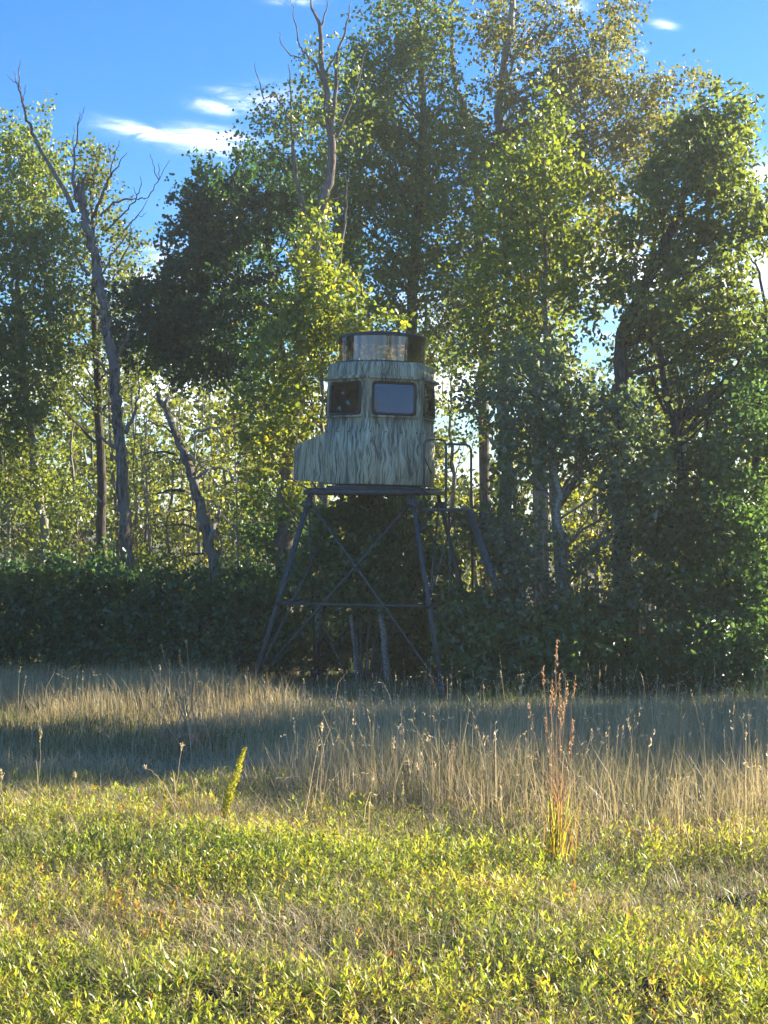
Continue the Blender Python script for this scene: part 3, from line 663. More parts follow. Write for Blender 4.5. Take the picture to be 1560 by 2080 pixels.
# bright aspens
tree('aspen_tree', 'bright yellow-green young aspen rising right behind the blind, pointed top', 'tree',
     [(650, 1330, 26), (652, 1100, 26), (655, 900, 26), (652, 700, 26), (648, 440, 26)], .07, .012, 'aspen',
     [(650, 480, 26, 26, 50, .4, 11), (612, 560, 26, 42, 48, .5, 14), (680, 590, 26, 55, 60, .6, 22), (640, 640, 26, 70, 60, .8, 34), (600, 720, 26, 85, 70, 1, 44), (700, 700, 26, 75, 60, 1, 36), (590, 640, 26, 45, 60, .6, 14), (640, 820, 26.4, 120, 90, 1, 50), (560, 860, 26.4, 80, 90, 1, 40), (770, 680, 26.2, 40, 50, .6, 12), (560, 980, 26.4, 60, 80, .8, 22)],
     .085, 'bright', nleaf=46, L_=.34, hexa=True, vbase=.55, vs=.3, nl=34, ratio=.9, limb_r=.02)
tree('aspen_tree', 'bright lit aspen with a pale twiggy top standing in front of the bronze poplar', 'tree',
     [(1150, 1330, 25.5), (1128, 1050, 25.5), (1115, 800, 25.5), (1105, 500, 25.5), (1110, 190, 25.5)], .10, .012, 'aspen',
     [(1112, 230, 25.5, 30, 60, .4, 12), (1100, 330, 25.5, 85, 70, .7, 34), (1050, 420, 25.5, 95, 90, .9, 46), (1150, 430, 25.5, 95, 80, .9, 40), (1090, 540, 25.5, 120, 80, 1, 60), (1000, 500, 25.5, 60, 70, .8, 22), (1080, 660, 25.5, 120, 80, 1.1, 50), (1010, 640, 25.5, 80, 80, 1, 30), (1180, 560, 25.5, 50, 60, .7, 18)],
     .082, 'bright', nleaf=46, L_=.36, hexa=True, vbase=.42, vs=.3, nl=36, ratio=.9, limb_r=.022)
tree('aspen_tree', 'shaded aspen with grey-green leaves and a pale leaning trunk right of the ladder', 'tree',
     [(1168, 1330, 23.4), (1160, 1230, 23.4), (1148, 1160, 23.4), (1135, 1060, 23.4), (1130, 960, 23.4), (1120, 850, 23.4), (1110, 740, 23.4)], .075, .03, 'aspen',
     [(1090, 780, 23.4, 90, 80, .8, 44), (1190, 860, 23.4, 90, 70, .8, 42), (1260, 930, 23.4, 95, 70, .8, 46), (1090, 900, 23.6, 100, 50, .8, 26), (1320, 980, 23.4, 60, 40, .6, 16), (1260, 850, 23.4, 60, 50, .7, 18), (1270, 1060, 23.4, 60, 50, .6, 14), (1000, 860, 24.2, 50, 90, .6, 16)],
     .078, 'grey', nleaf=52, L_=.34, hexa=True, vbase=.5, nl=30, limb_r=.02)
# oaks right
e3, q3 = tree('oak_tree', 'oak at the right with rounded leaf bunches outlined against the blue sky', 'tree',
     [(1290, 1350, 24.9), (1268, 1200, 24.9), (1262, 1050, 24.9), (1255, 820, 24.9), (1262, 680, 24.9), (1340, 520, 24.9), (1400, 380, 24.9), (1440, 260, 24.9)], .19, .04, 'dark',
     [(1470, 240, 24.9, 55, 45, .7, 24), (1420, 300, 24.9, 75, 65, .9, 36), (1490, 350, 24.9, 60, 60, .8, 28), (1390, 400, 24.9, 90, 80, 1.1, 52), (1500, 450, 24.9, 60, 50, .8, 20), (1340, 500, 24.9, 85, 70, 1.1, 36), (1440, 530, 24.9, 90, 70, 1.1, 38), (1290, 620, 24.9, 80, 60, 1, 24), (1400, 640, 24.9, 130, 60, 1.2, 52), (1530, 460, 24.9, 40, 40, .7, 12), (1500, 660, 24.9, 80, 50, 1, 24)],
     .10, 'aspen', nleaf=62, L_=.33, hexa=True, vbase=.26, vs=.26, nl=44, ratio=.6, limb_r=.045)
bare(e3, [(1560, 690, 24.9), (1545, 560, 24.9), (1530, 530, 24.9), (1505, 500, 24.9)], .03, .008, 'dark')
e4, q4 = tree('oak_tree', 'dark forked tree at the right whose two bare crooked limbs spread in a V', 'tree',
     [(1405, 1370, 25), (1400, 1100, 25), (1378, 920, 25), (1368, 840, 25)], .13, .075, 'dark',
     [(1430, 760, 25.6, 130, 70, 1, 50), (1330, 720, 25.6, 80, 70, .9, 30), (1500, 860, 25.4, 90, 90, .9, 44), (1400, 930, 25.4, 80, 60, .8, 28), (1540, 720, 25.6, 60, 80, .9, 24)],
     .078, 'shade', nleaf=56, L_=.36, nl=20, vbase=.35)
bare(e4, [(1368, 850, 25), (1350, 790, 25), (1342, 720, 24.8), (1310, 675, 24.8), (1288, 655, 24.8)], .07, .02, 'dark')
bare(e4, [(1372, 850, 25), (1420, 825, 24.9), (1465, 780, 24.9), (1500, 740, 24.8), (1525, 690, 24.8)], .06, .015, 'dark')
bare(e4, [(1385, 845, 25), (1440, 795, 25), (1470, 780, 25)], .025, .012, 'twig')
bare(e4, [(1500, 740, 24.8), (1492, 690, 24.8), (1490, 640, 24.8)], .02, .006, 'dark')
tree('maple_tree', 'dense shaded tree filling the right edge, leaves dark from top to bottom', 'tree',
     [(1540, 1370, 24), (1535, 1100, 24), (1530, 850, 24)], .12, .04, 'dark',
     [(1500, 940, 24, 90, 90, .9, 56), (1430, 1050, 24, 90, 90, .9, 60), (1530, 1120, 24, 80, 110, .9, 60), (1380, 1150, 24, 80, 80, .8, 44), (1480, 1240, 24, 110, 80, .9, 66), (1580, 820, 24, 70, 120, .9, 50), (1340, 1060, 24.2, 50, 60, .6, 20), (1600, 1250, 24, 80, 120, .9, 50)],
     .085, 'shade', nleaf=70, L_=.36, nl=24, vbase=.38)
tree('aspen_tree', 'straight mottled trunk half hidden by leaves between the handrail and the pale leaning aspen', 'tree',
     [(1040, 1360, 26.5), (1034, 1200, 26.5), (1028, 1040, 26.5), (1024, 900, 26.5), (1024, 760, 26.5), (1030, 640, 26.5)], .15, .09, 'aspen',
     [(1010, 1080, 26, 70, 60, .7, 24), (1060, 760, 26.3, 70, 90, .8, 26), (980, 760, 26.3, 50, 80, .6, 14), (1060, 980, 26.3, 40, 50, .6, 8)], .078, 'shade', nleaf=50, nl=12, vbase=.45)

# dead snag, left
sn, q = tree('dead_tree', 'tall dead snag with peeling bark, broken splintered top and bare branches', 'dead tree',
     [(264, 1250, 28), (262, 1180, 28), (252, 1060, 28), (244, 930, 28), (234, 800, 28), (222, 690, 28), (205, 600, 28), (190, 520, 28), (172, 440, 28), (160, 385, 28)],   .118, .065, 'dead', [], .08, 'oak', tkw=dict(n=16, rough=.22, sub=9, amp=.022))
D = 27.95
for pts, r0 in [([(160, 410, D), (150, 380, D), (146, 350, D)], .07), ([(170, 420, D), (168, 380, D), (174, 358, D)], .06), ([(160, 410, D), (160, 385, D), (158, 362, D)], .06)]: bare(sn, pts, r0, .012, 'dead', 'splinter')
B = lambda *a, r0=.03, r1=.004, b='twig': bare(sn, [(x, y, D + .3 * math.sin(x)) for x, y in a], r0, r1, b)
B((150, 430), (125, 375), (95, 330), (70, 280), (55, 245), (42, 190), (38, 150), (42, 120), r0=.05)
B((48, 215), (35, 170), (28, 140), r0=.014); B((42, 180), (28, 165), (15, 152), r0=.01); B((48, 210), (50, 185), (54, 172), r0=.009)
B((150, 380), (152, 320), (158, 260), (162, 228), r0=.026); B((150, 330), (149, 290), (150, 255), r0=.01); B((158, 255), (166, 232), (172, 218), r0=.007)
B((190, 440), (205, 400), (222, 365), (240, 335), (258, 310), r0=.035); B((215, 385), (225, 345), (235, 310), (243, 286), r0=.018); B((228, 330), (222, 308), (221, 290), r0=.007)
B((205, 440), (225, 415), (250, 406), (275, 404), (300, 402), (320, 370), (345, 325), r0=.024); B((322, 365), (312, 340), (306, 312), r0=.009); B((322, 365), (324, 345), (322, 332), r0=.007)
B((215, 470), (245, 440), (265, 420), (280, 395), (288, 375), (284, 358), r0=.02); B((278, 398), (270, 380), r0=.007)
B((250, 470), (275, 445), (300, 405), r0=.016); B((275, 442), (298, 432), r0=.007); B((240, 540), (262, 500), (270, 445), r0=.018)
B((182, 560), (155, 525), (130, 500), (108, 470), r0=.03); B((205, 560), (225, 520), (255, 480), (275, 460), r0=.024)
B((215, 640), (185, 615), (160, 600), (143, 592), r0=.03, b='dead'); B((212, 628), (205, 590), (192, 560), (182, 545), r0=.05, b='dead'); B((225, 655), (240, 610), (262, 580), (270, 600), r0=.018)
B((235, 735), (252, 700), (265, 670), (280, 650), (275, 690), r0=.03); B((242, 735), (228, 705), (210, 690), r0=.03, b='dead'); B((226, 760), (200, 735), (170, 715), (120, 725), r0=.024)
B((255, 880), (270, 850), (280, 810), (286, 785), r0=.045, b='dead'); B((282, 800), (278, 740), (275, 715), r0=.014); B((248, 920), (215, 895), (195, 878), (160, 875), r0=.04, b='dead'); B((240, 940), (222, 918), r0=.05, b='pale')
B((236, 870), (210, 840), (180, 810), (150, 790), (125, 800), r0=.018); B((205, 1020), (180, 985), (168, 960), r0=.02, b='pale'); B((232, 820), (240, 780), (246, 740), r0=.02)
# leaning dead trunk
ln, q = tree('dead_tree', 'leaning dead trunk with stubby broken limbs, its right side lit by the sun', 'dead tree',
     [(455, 1290, 27), (448, 1230, 27), (434, 1140, 27), (415, 1060, 27), (392, 980, 27), (365, 910, 27), (345, 850, 27), (318, 798, 27)], .125, .04, 'dead', [], .08, 'oak', tkw=dict(n=14, rough=.15, sub=6, amp=.02))
B = lambda *a, r0=.03, r1=.004, b='pale': bare(ln, [(x, y, 26.9 + .3 * math.sin(x)) for x, y in a], r0, r1, b)
B((428, 1110), (432, 1080), (440, 1055), (445, 1035), r0=.07, r1=.02); B((440, 1075), (450, 1095), (452, 1140), (456, 1180), r0=.03, b='dead')
B((335, 828), (338, 812), (348, 806), (358, 810), r0=.045); B((395, 880), (425, 870), (450, 868), (487, 856), r0=.032); B((440, 868), (455, 895), (466, 928), r0=.014); B((420, 868), (405, 855), (388, 845), r0=.012)
B((398, 975), (420, 955), (440, 950), (460, 955), (490, 980), r0=.035); B((372, 920), (400, 935), (430, 970), (455, 995), r0=.02); B((400, 1010), (435, 1020), (470, 1065), (490, 1085), r0=.014)
B((352, 880), (330, 865), (300, 855), (285, 862), r0=.02, b='dark'); B((360, 925), (330, 915), (300, 920), (280, 928), r0=.025, b='dark'); B((385, 1000), (350, 997), (315, 1002), (280, 1010), r0=.03, b='dark')
B((392, 1035), (360, 1038), (320, 1045), (295, 1050), r0=.022, b='dark'); B((400, 1075), (370, 1065), (335, 1068), (300, 1075), r0=.026, b='dark'); B((415, 1125), (390, 1125), (365, 1130), (345, 1140), r0=.02, b='dark')
B((372, 945), (350, 935), (320, 915), (305, 930), r0=.014); B((350, 870), (360, 850), (358, 830), r0=.016)
def sapling(label, pts, r0, blobs=(), mat='sunny', cat='sapling', name='sapling', bark='aspen', r1=.008, **kw):
    kw.setdefault('tkw', dict(amp=.004, sub=4))
    return tree(name, label, cat, pts, r0, r1, bark, list(blobs), .07, mat, nl=kw.pop('nl', 6), limb_r=.012, **kw)[0]
sapling('thin pale upright stem between the leaning dead trunk and the rough thick trunk', [(486, 1290, 27.3), (484, 1160, 27.3), (481, 1040, 27.3), (477, 860, 27.3)], .028, [(480, 900, 27.3, 30, 60, .4, 8)], nleaf=40)
sapling('left of two short pale dead stems under the stand', [(728, 1385, 24.8), (722, 1310, 24.8), (712, 1250, 24.8)], .055, r1=.03)
sapling('right of two short pale dead stems under the stand, with a side twig', [(790, 1400, 24.5), (783, 1330, 24.5), (776, 1270, 24.5), (770, 1225, 24.5)], .06, r1=.045)
s5 = sapling('slender forked bare stem standing in front of the dark right-hand trees', [(1425, 1345, 23.2), (1424, 1270, 23.2), (1426, 1180, 23.2), (1427, 1160, 23.2)], .016, bark='twig', r1=.004)
bare(s5, [(1424, 1250, 23.2), (1412, 1205, 23.2), (1404, 1180, 23.2)], .010, .003)

# ------------------------------------------------------------------ shrubs
def shrub(label, stems, blobs, leaf, mat, name='shrub', bark='twig', **kw):
    b = P(*stems[0]); z = float(gz(b.x, b.y))
    e = empty(name, (b.x, b.y, z), label, 'bush')
    cr, cents = foliage('foliage', e, blobs, leaf, mat, **kw)
    mb = MB(); idx = rng.choice(len(cents), min(16, len(cents)), replace=False)
    for i in idx:
        c = cents[i]; a = np.array([b.x + (c[0] - b.x) * .25, b.y + (c[1] - b.y) * .3, 0]); a[2] = gz(a[0], a[1]) - .03
        mid = (a + c) / 2 + rng.normal(size=3) * .1; ts = np.linspace(0, 1, 6)[:, None]
        mb.tube((1 - ts) ** 2 * a + 2 * ts * (1 - ts) * mid + ts ** 2 * c, np.linspace(.016, .004, 6), 5)
    mb.build('stems', BK[bark], e, smooth=True); return e
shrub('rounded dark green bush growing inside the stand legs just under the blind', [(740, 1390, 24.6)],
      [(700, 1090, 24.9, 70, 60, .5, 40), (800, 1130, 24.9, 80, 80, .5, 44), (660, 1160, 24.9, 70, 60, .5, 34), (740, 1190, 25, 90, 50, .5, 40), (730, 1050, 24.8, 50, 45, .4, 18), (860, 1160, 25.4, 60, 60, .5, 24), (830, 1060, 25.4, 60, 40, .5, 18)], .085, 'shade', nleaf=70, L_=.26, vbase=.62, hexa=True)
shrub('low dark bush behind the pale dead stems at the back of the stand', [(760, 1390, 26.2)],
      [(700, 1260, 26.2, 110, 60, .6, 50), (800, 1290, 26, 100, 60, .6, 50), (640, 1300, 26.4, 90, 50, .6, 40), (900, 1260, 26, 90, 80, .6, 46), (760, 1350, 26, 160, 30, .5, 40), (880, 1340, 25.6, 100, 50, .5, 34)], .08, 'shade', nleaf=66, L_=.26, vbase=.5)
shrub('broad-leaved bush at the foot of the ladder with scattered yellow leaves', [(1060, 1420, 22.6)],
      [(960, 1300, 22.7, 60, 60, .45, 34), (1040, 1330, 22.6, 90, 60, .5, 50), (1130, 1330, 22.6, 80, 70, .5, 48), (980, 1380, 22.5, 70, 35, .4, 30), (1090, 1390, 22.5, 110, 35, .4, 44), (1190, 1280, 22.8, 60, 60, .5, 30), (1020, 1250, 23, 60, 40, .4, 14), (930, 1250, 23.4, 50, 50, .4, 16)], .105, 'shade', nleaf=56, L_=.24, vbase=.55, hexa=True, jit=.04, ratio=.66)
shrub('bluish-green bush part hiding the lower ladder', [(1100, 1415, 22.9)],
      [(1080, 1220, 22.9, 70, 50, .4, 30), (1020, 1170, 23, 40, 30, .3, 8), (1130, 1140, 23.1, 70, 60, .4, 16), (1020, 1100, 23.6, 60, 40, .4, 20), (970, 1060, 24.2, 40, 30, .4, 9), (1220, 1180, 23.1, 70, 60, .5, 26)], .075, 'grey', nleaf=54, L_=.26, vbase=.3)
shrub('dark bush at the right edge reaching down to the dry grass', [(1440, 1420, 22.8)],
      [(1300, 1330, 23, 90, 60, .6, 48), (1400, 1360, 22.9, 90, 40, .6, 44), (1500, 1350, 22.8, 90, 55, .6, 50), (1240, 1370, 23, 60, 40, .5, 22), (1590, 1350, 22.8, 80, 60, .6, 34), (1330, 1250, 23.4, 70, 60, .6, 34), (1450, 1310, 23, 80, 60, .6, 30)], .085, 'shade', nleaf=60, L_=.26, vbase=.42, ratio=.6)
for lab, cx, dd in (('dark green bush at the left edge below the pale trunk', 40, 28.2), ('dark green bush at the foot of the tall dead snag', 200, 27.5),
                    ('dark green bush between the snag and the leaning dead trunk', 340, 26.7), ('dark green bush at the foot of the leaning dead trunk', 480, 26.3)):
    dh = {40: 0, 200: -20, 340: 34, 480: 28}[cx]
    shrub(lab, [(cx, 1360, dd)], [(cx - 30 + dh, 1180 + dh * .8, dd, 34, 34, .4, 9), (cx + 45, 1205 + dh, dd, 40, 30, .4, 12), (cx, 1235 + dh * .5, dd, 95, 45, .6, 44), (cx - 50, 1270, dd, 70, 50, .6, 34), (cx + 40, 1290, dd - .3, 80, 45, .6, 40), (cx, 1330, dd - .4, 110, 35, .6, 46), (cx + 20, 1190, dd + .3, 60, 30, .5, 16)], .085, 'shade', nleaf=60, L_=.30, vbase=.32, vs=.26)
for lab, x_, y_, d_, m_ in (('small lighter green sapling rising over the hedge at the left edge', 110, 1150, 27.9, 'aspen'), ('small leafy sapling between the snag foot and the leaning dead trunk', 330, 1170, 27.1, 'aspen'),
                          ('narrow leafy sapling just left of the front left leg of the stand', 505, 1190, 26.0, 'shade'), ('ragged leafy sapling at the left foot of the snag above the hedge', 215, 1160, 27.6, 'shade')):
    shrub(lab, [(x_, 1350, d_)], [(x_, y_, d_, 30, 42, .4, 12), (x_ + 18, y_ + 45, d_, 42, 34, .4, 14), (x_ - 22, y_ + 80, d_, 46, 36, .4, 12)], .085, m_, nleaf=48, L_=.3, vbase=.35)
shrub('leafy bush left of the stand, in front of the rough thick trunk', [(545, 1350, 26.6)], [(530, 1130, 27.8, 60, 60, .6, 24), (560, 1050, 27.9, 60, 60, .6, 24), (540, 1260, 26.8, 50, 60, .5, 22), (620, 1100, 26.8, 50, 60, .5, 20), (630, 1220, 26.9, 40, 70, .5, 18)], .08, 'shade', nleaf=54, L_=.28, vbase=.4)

# ------------------------------------------------------------------ understory behind, lit from the right
def under(label, px, top, d, w_, mat='sunny', n=60, vb=.5, bark='aspen', sz=.085):
    bl = []
    h = 1190 - top
    for k in range(5):
        f = (k + .5) / 5; bl.append((px + rng.uniform(-.3, .3) * w_, top + h * f, d, w_ * (.45 + .5 * math.sin(PI * min(f + .15, 1))), h * .14, 1.1, n / 5))
    return tree('understory_tree', label, 'tree', [(px + 10, 1240, d), (px, 1000, d), (px - 6, (top + 1000) / 2, d), (px, top + 20, d)], .06, .015, bark, bl, sz, mat, nl=14, limb_r=.02, nleaf=56, L_=.5, vbase=vb, vs=.34, group='sunlit small trees in the wood behind')
under('sunlit small tree at the far left edge behind the pale trunk', 15, 860, 39, 90, n=50)
under('sunlit small tree between the pale trunk and the dead snag', 150, 830, 38, 90, n=62, vb=.4, mat='aspen')
under('sunlit small tree just right of the dead snag', 300, 820, 41, 80, n=52, vb=.5)
under('sunlit small tree behind the leaning dead trunk', 400, 870, 40, 80, n=56, vb=.6)
under('sunlit small tree behind the bush left of the blind', 505, 800, 36, 80, n=60, vb=.42, mat='aspen')
under('pale green small tree farther back at the far left, its top below the leafy crown', 70, 700, 46, 110, n=70, vb=.35, mat='aspen')
under('small tree farther back between the dark thin trunk and the dead snag', 240, 680, 45, 100, n=74, vb=.45, mat='aspen')
under('small tree farther back under the left branches of the dark oak', 370, 740, 46, 110, n=74, vb=.5)
under('small tree farther back between the leaning dead trunk and the rough thick trunk', 470, 760, 44, 100, n=66, vb=.42)
under('sunlit tree seen right behind the blind door side', 920, 700, 33, 70, n=44, vb=.62, mat='bright')
under('shadier small tree behind the left part of the stand', 640, 880, 37, 90, n=56, vb=.4)
under('small tree behind the ladder', 960, 1010, 34, 90, n=34, vb=.5)
under('small tree lit through the gap right of the pale leaning aspen', 1210, 960, 33, 90, n=50, vb=.6)
under('small tree high behind the forked limbs at the right', 1440, 640, 33, 110, n=66, vb=.45)
under('small tree lit at the right edge behind the dark trees', 1540, 640, 36, 70, n=40, vb=.65, mat='bright')
under('small tree behind the thick oak trunk at the right', 1320, 700, 35, 90, n=50, vb=.4)

# far wood: leaf masses and thin stems that run together
def far_wood():
    bl = []
    for px in range(-350, 2000, 70):
        d = rng.uniform(52, 62)
        topy = (560 if px < 520 else 640) + 90 * math.sin(px * .011) + rng.uniform(-60, 60)
        if 900 < px < 1020: topy = 975
        if 250 < px < 420: topy += 60
        for k in range(4):
            yy = topy + (1150 - topy) * (k + .5) / 4
            bl.append((px + rng.uniform(-30, 30), yy, d, 60, (1150 - topy) / 7, 1.6, 15 if px < 520 else 12))
    for px in range(-700, 2300, 60):
        bl.append((px + rng.uniform(-30, 30), 1085, rng.uniform(44, 50), 60, 40, 1.5, 8))
        if not 900 < px < 1020: bl.append((px + rng.uniform(-30, 30), rng.uniform(860, 1000), rng.uniform(42, 48), 60, 80, 1.5, 12))
    o, _ = foliage('far_wood', None, bl, .19, 'sunny', nleaf=44, L_=.8, vbase=.42, vs=.34)
    tag(o, 'far side of the wood, a mass of sunlit leaves seen between the trunks', 'wood', kind='stuff')
    mb = MB()
    for k in range(150):
        px = rng.uniform(-400, 2000); d = rng.uniform(40, 60); x = (px - 780) / F * d
        if 930 < px < 975: continue
        h = rng.uniform(4, 8); r_ = rng.uniform(.03, .09); z0 = float(gz(x, d)); lean = rng.normal(size=2) * .35
        p = np.array([[x, d, z0], [x + lean[0] * .4, d + lean[1] * .4, z0 + h * .5], [x + lean[0], d + lean[1], z0 + h]])
        mb.tube(wig(p, 3, .05), np.linspace(r_, r_ * .4, 7), 6, .08)
    o = mb.build('distant_trunks', BK['rough'], None, smooth=True)
    tag(o, 'many thin distant trunks standing among the far leaves', 'trunks', kind='stuff')
far_wood()
# wood that continues to the right of the picture and throws its shade over the meadow
def side_wood():
    bl = []; mb = MB()
    spots = [(8.4 + 1.75 * k, 24.2 + 1.5 * (k % 2) + .3 * math.sin(k * 2.3), 9.2 + .5 * math.sin(k * 1.7)) for k in range(15)]
    spots += [(10.8, 34.8, 8.2), (13.0, 35.6, 9.2), (15.4, 36.4, 9.6), (18.0, 37.2, 9.8), (9.5, 32.0, 7.0), (11.6, 33.2, 7.6), (8.9, 31.1, 7.6), (10.4, 32.0, 8.2), (12.4, 32.8, 8.6), (14.6, 33.6, 9.0), (16.8, 34.2, 9.0), (-10.5, 34, 9.2), (-13, 33, 8.8), (-15, 29, 9), (-16.5, 25.5, 8.6), (-12.5, 23.5, 8.8), (-13.5, 20.5, 8.4), (-11.4, 26.0, 9.2), (-14.6, 27.2, 9.4), (-15.6, 23.4, 9.2)]
    for x, y, h in spots:
        if x > 0: y -= 3.4 - .1 * (x < 9)
        z0 = float(gz(x, y)); px = 780 + x / y * F; s = F / y; h += .7 if x > 0 else 0
        for k in range(5):
            zc = z0 + 1.2 + (h - 2.0) * (k + .5) / 5; bl.append((px, 1040 - (zc - EYE) * s, y, 1.55 * s, 1.0 * s, 1.55, 26))
        p = np.array([[x, y, z0 - .05], [x + .1, y, z0 + h * .5], [x, y + .1, z0 + h * .9]]); mb.tube(wig(p, 4, .04), np.linspace(.15, .03, 9), 8, .1)
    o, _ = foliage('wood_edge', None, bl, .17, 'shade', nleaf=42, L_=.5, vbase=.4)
    tag(o, 'wood continuing beside the field beyond the picture edge', 'wood', kind='stuff')
    tag(mb.build('wood_edge_trunks', BK['dark'], None, smooth=True), 'trunks of the wood continuing beyond the picture edge', 'trunks', kind='stuff')
side_wood()
def rear_tree():
    e = empty('field_tree', (12.1, -3.9, float(gz(12.1, -3.9))), 'lone leafy tree behind the viewpoint, seen only as a reflection in the blind window', 'tree')
    mb = MB(); mb.tube([(12.1, -3.9, .1), (12.2, -3.9, 5), (12.1, -3.8, 9)], [.2, .14, .04], 9, .1); mb.build('trunk', BK['dark'], e, smooth=True)
    c = rng.normal(size=(130, 3)) * np.array([1.3, 1.3, 2.0]) + np.array([12.1, -3.9, 7.0])
    p, al, sz, cl = clump_leaves(c, unit(c - np.array([12.1, -3.9, 6.0])), 42, .5, .16)
    V, T, k = leaf_arrays(p, al, sz); np_mesh('crown', V, T, LM['aspen'], e, var=np.repeat(np.clip(.5 + cl, 0, 1), k))
rear_tree()
print('leaf tris', TOTAL[0])

def loose_leaves(parent_label, blobs, n, size, mat, ratio=.85):
    par = [o for o in C.objects if o.get('label', '') == parent_label][0]
    meshes = []
    for k in range(6):
        V, T, kk = leaf_arrays(np.zeros((1, 3)), np.array([[0, 0, -1.]]), np.array([size]), ratio, fold=.12, hexa=True)
        me = bpy.data.meshes.new('leaf'); me.from_pydata([tuple(v) for v in V], [], [tuple(int(i) for i in t) for t in T]); me.materials.append(LM[mat])
        a = me.attributes.new('var', 'FLOAT', 'POINT'); a.data.foreach_set('value', np.full(len(V), .35 + .11 * k, np.float32)); meshes.append(me)
    for i in range(n):
        b = blobs[i % len(blobs)]; u = unit(rng.normal(size=3)) * rng.uniform(.6, 1.1); s_ = b[2] / F
        p = P(*b[:3]) + Vector((u[0] * b[3] * s_, -abs(u[1]) * b[5], u[2] * b[4] * s_))
        o = bpy.data.objects.new('leaf', random.choice(meshes)); link(o, par); o.location = p - par.location
        o.rotation_euler = (rng.normal() * .7, rng.normal() * .7, rng.uniform(0, 6.28)); f = rng.uniform(.75, 1.2); o.scale = (f, f, f)
loose_leaves('bright yellow-green young aspen rising right behind the blind, pointed top', [(650, 480, 26, 40, 60, .3), (612, 560, 26, 50, 55, .3), (690, 590, 26, 60, 60, .4), (640, 640, 26, 90, 60, .5)], 110, .12, 'bright')
loose_leaves('broad-leaved bush at the foot of the ladder with scattered yellow leaves', [(960, 1300, 22.6, 60, 60, .45), (1040, 1330, 22.5, 90, 60, .5), (1130, 1330, 22.5, 80, 70, .5), (1190, 1280, 22.7, 60, 60, .5)], 120, .13, 'shade', .66)

# ------------------------------------------------------------------ grasses
def blade_arrays(p, h, w_, lean, curl, az=None, lite=False):
    n = len(p); az = rng.uniform(0, 2 * PI, n) if az is None else az
    d = np.stack([np.cos(az), np.sin(az), np.zeros(n)], 1); wa = az + rng.uniform(.6, 2.5, n)
    s = np.stack([np.cos(wa), np.sin(wa), np.zeros(n)], 1) * (w_ / 2)[:, None]
    up = np.array([0, 0, 1.]); H = h[:, None]
    m = p + up * H * .5 + d * (lean * h * .5)[:, None]
    if lite:
        m = p + up * H * .55 + d * (lean * h * .55)[:, None]; t = p + up * H * (1 - curl[:, None] * .45) + d * ((lean + curl * .6) * h)[:, None]
        V = np.stack([p - s, p + s, m - s * .8, m + s * .8, t], 1); T = np.array([(0, 1, 3), (0, 3, 2), (2, 3, 4)])
        return V.reshape(-1, 3), ((np.arange(n) * 5)[:, None, None] + T[None]).reshape(-1, 3)
    m2 = p + up * H * .8 * (1 - .1 * curl[:, None]) + d * ((lean * .8 + curl * .2) * h)[:, None]
    t = p + up * H * (1 - curl[:, None] * .45) + d * ((lean + curl * .6) * h)[:, None]
    V = np.stack([p - s, p + s, m - s * .8, m + s * .8, m2 - s * .5, m2 + s * .5, t], 1)
    T = np.array([(0, 1, 3), (0, 3, 2), (2, 3, 5), (2, 5, 4), (4, 5, 6)])
    return V.reshape(-1, 3), ((np.arange(n) * 7)[:, None, None] + T[None]).reshape(-1, 3)
def fbm(x, y, s, seed=0.):
    return (np.sin(x * s + seed) * np.sin(y * s * 1.3 + seed * 2.1 + 1.1 * np.sin(x * s * .7)) + .5 * np.sin(x * s * 2.3 + y * s * 1.9 + seed) * np.cos(y * s * 2.7 - x * s + seed * .7) + .3 * np.sin(x * s * 5.1 - seed) * np.sin(y * s * 4.7 + seed)) / 1.5
def wedge(n, d0, d1, power=1.0, margin=1.0):
    """points over the part of the meadow in view, a little wider on each side"""
    n2 = int(n * .2); n += n2; k = rng.uniform(0, 1, n) ** power; y = d0 + (d1 - d0) * k
    hw = y * .2495 + margin; x = rng.uniform(-1, 1, n) * hw
    x[-n2:] = np.sign(x[-n2:]) * (hw[-n2:] + rng.uniform(-.1, 2.4, n2))      # the meadow goes on beside the picture
    return x, y
def field(name, label, n, d0, d1, hfun, mat, wid, lean, curl, vfun, dens=None, power=1.0, cat='grass', margin=1.0):
    x, y = wedge(n, d0, d1, power, margin)
    if dens is not None:
        k = rng.uniform(0, 1, len(x)) < dens(x, y); x, y = x[k], y[k]
    n = len(x); h = hfun(x, y) * rng.uniform(.55, 1.25, n)
    p = np.stack([x, y, gz(x, y) - .01], 1)
    ln_ = np.abs(rng.normal(size=n)) * lean; cu = np.clip(rng.normal(size=n) * .3 + curl, 0, 1.3)
    V, T = blade_arrays(p, h, wid * rng.uniform(.6, 1.3, n) , ln_, cu, lite=True)
    var = np.clip(vfun(x, y) + rng.normal(size=n) * .16, 0, 1); TOTAL[0] += len(T)
    o = np_mesh(name, V, T, LM[mat], None, var=np.repeat(var, 5)); return tag(o, label, cat, kind='stuff')
def sstep(a, b, v): t = np.clip((v - a) / (b - a), 0, 1); return t * t * (3 - 2 * t)
def right_of(x, y, px0, px1): return sstep(px0, px1, 780 + x / y * F)
def edge_y(x, y): return 32 - 10.0 * right_of(x, y, 450, 1000)      # where the wood begins
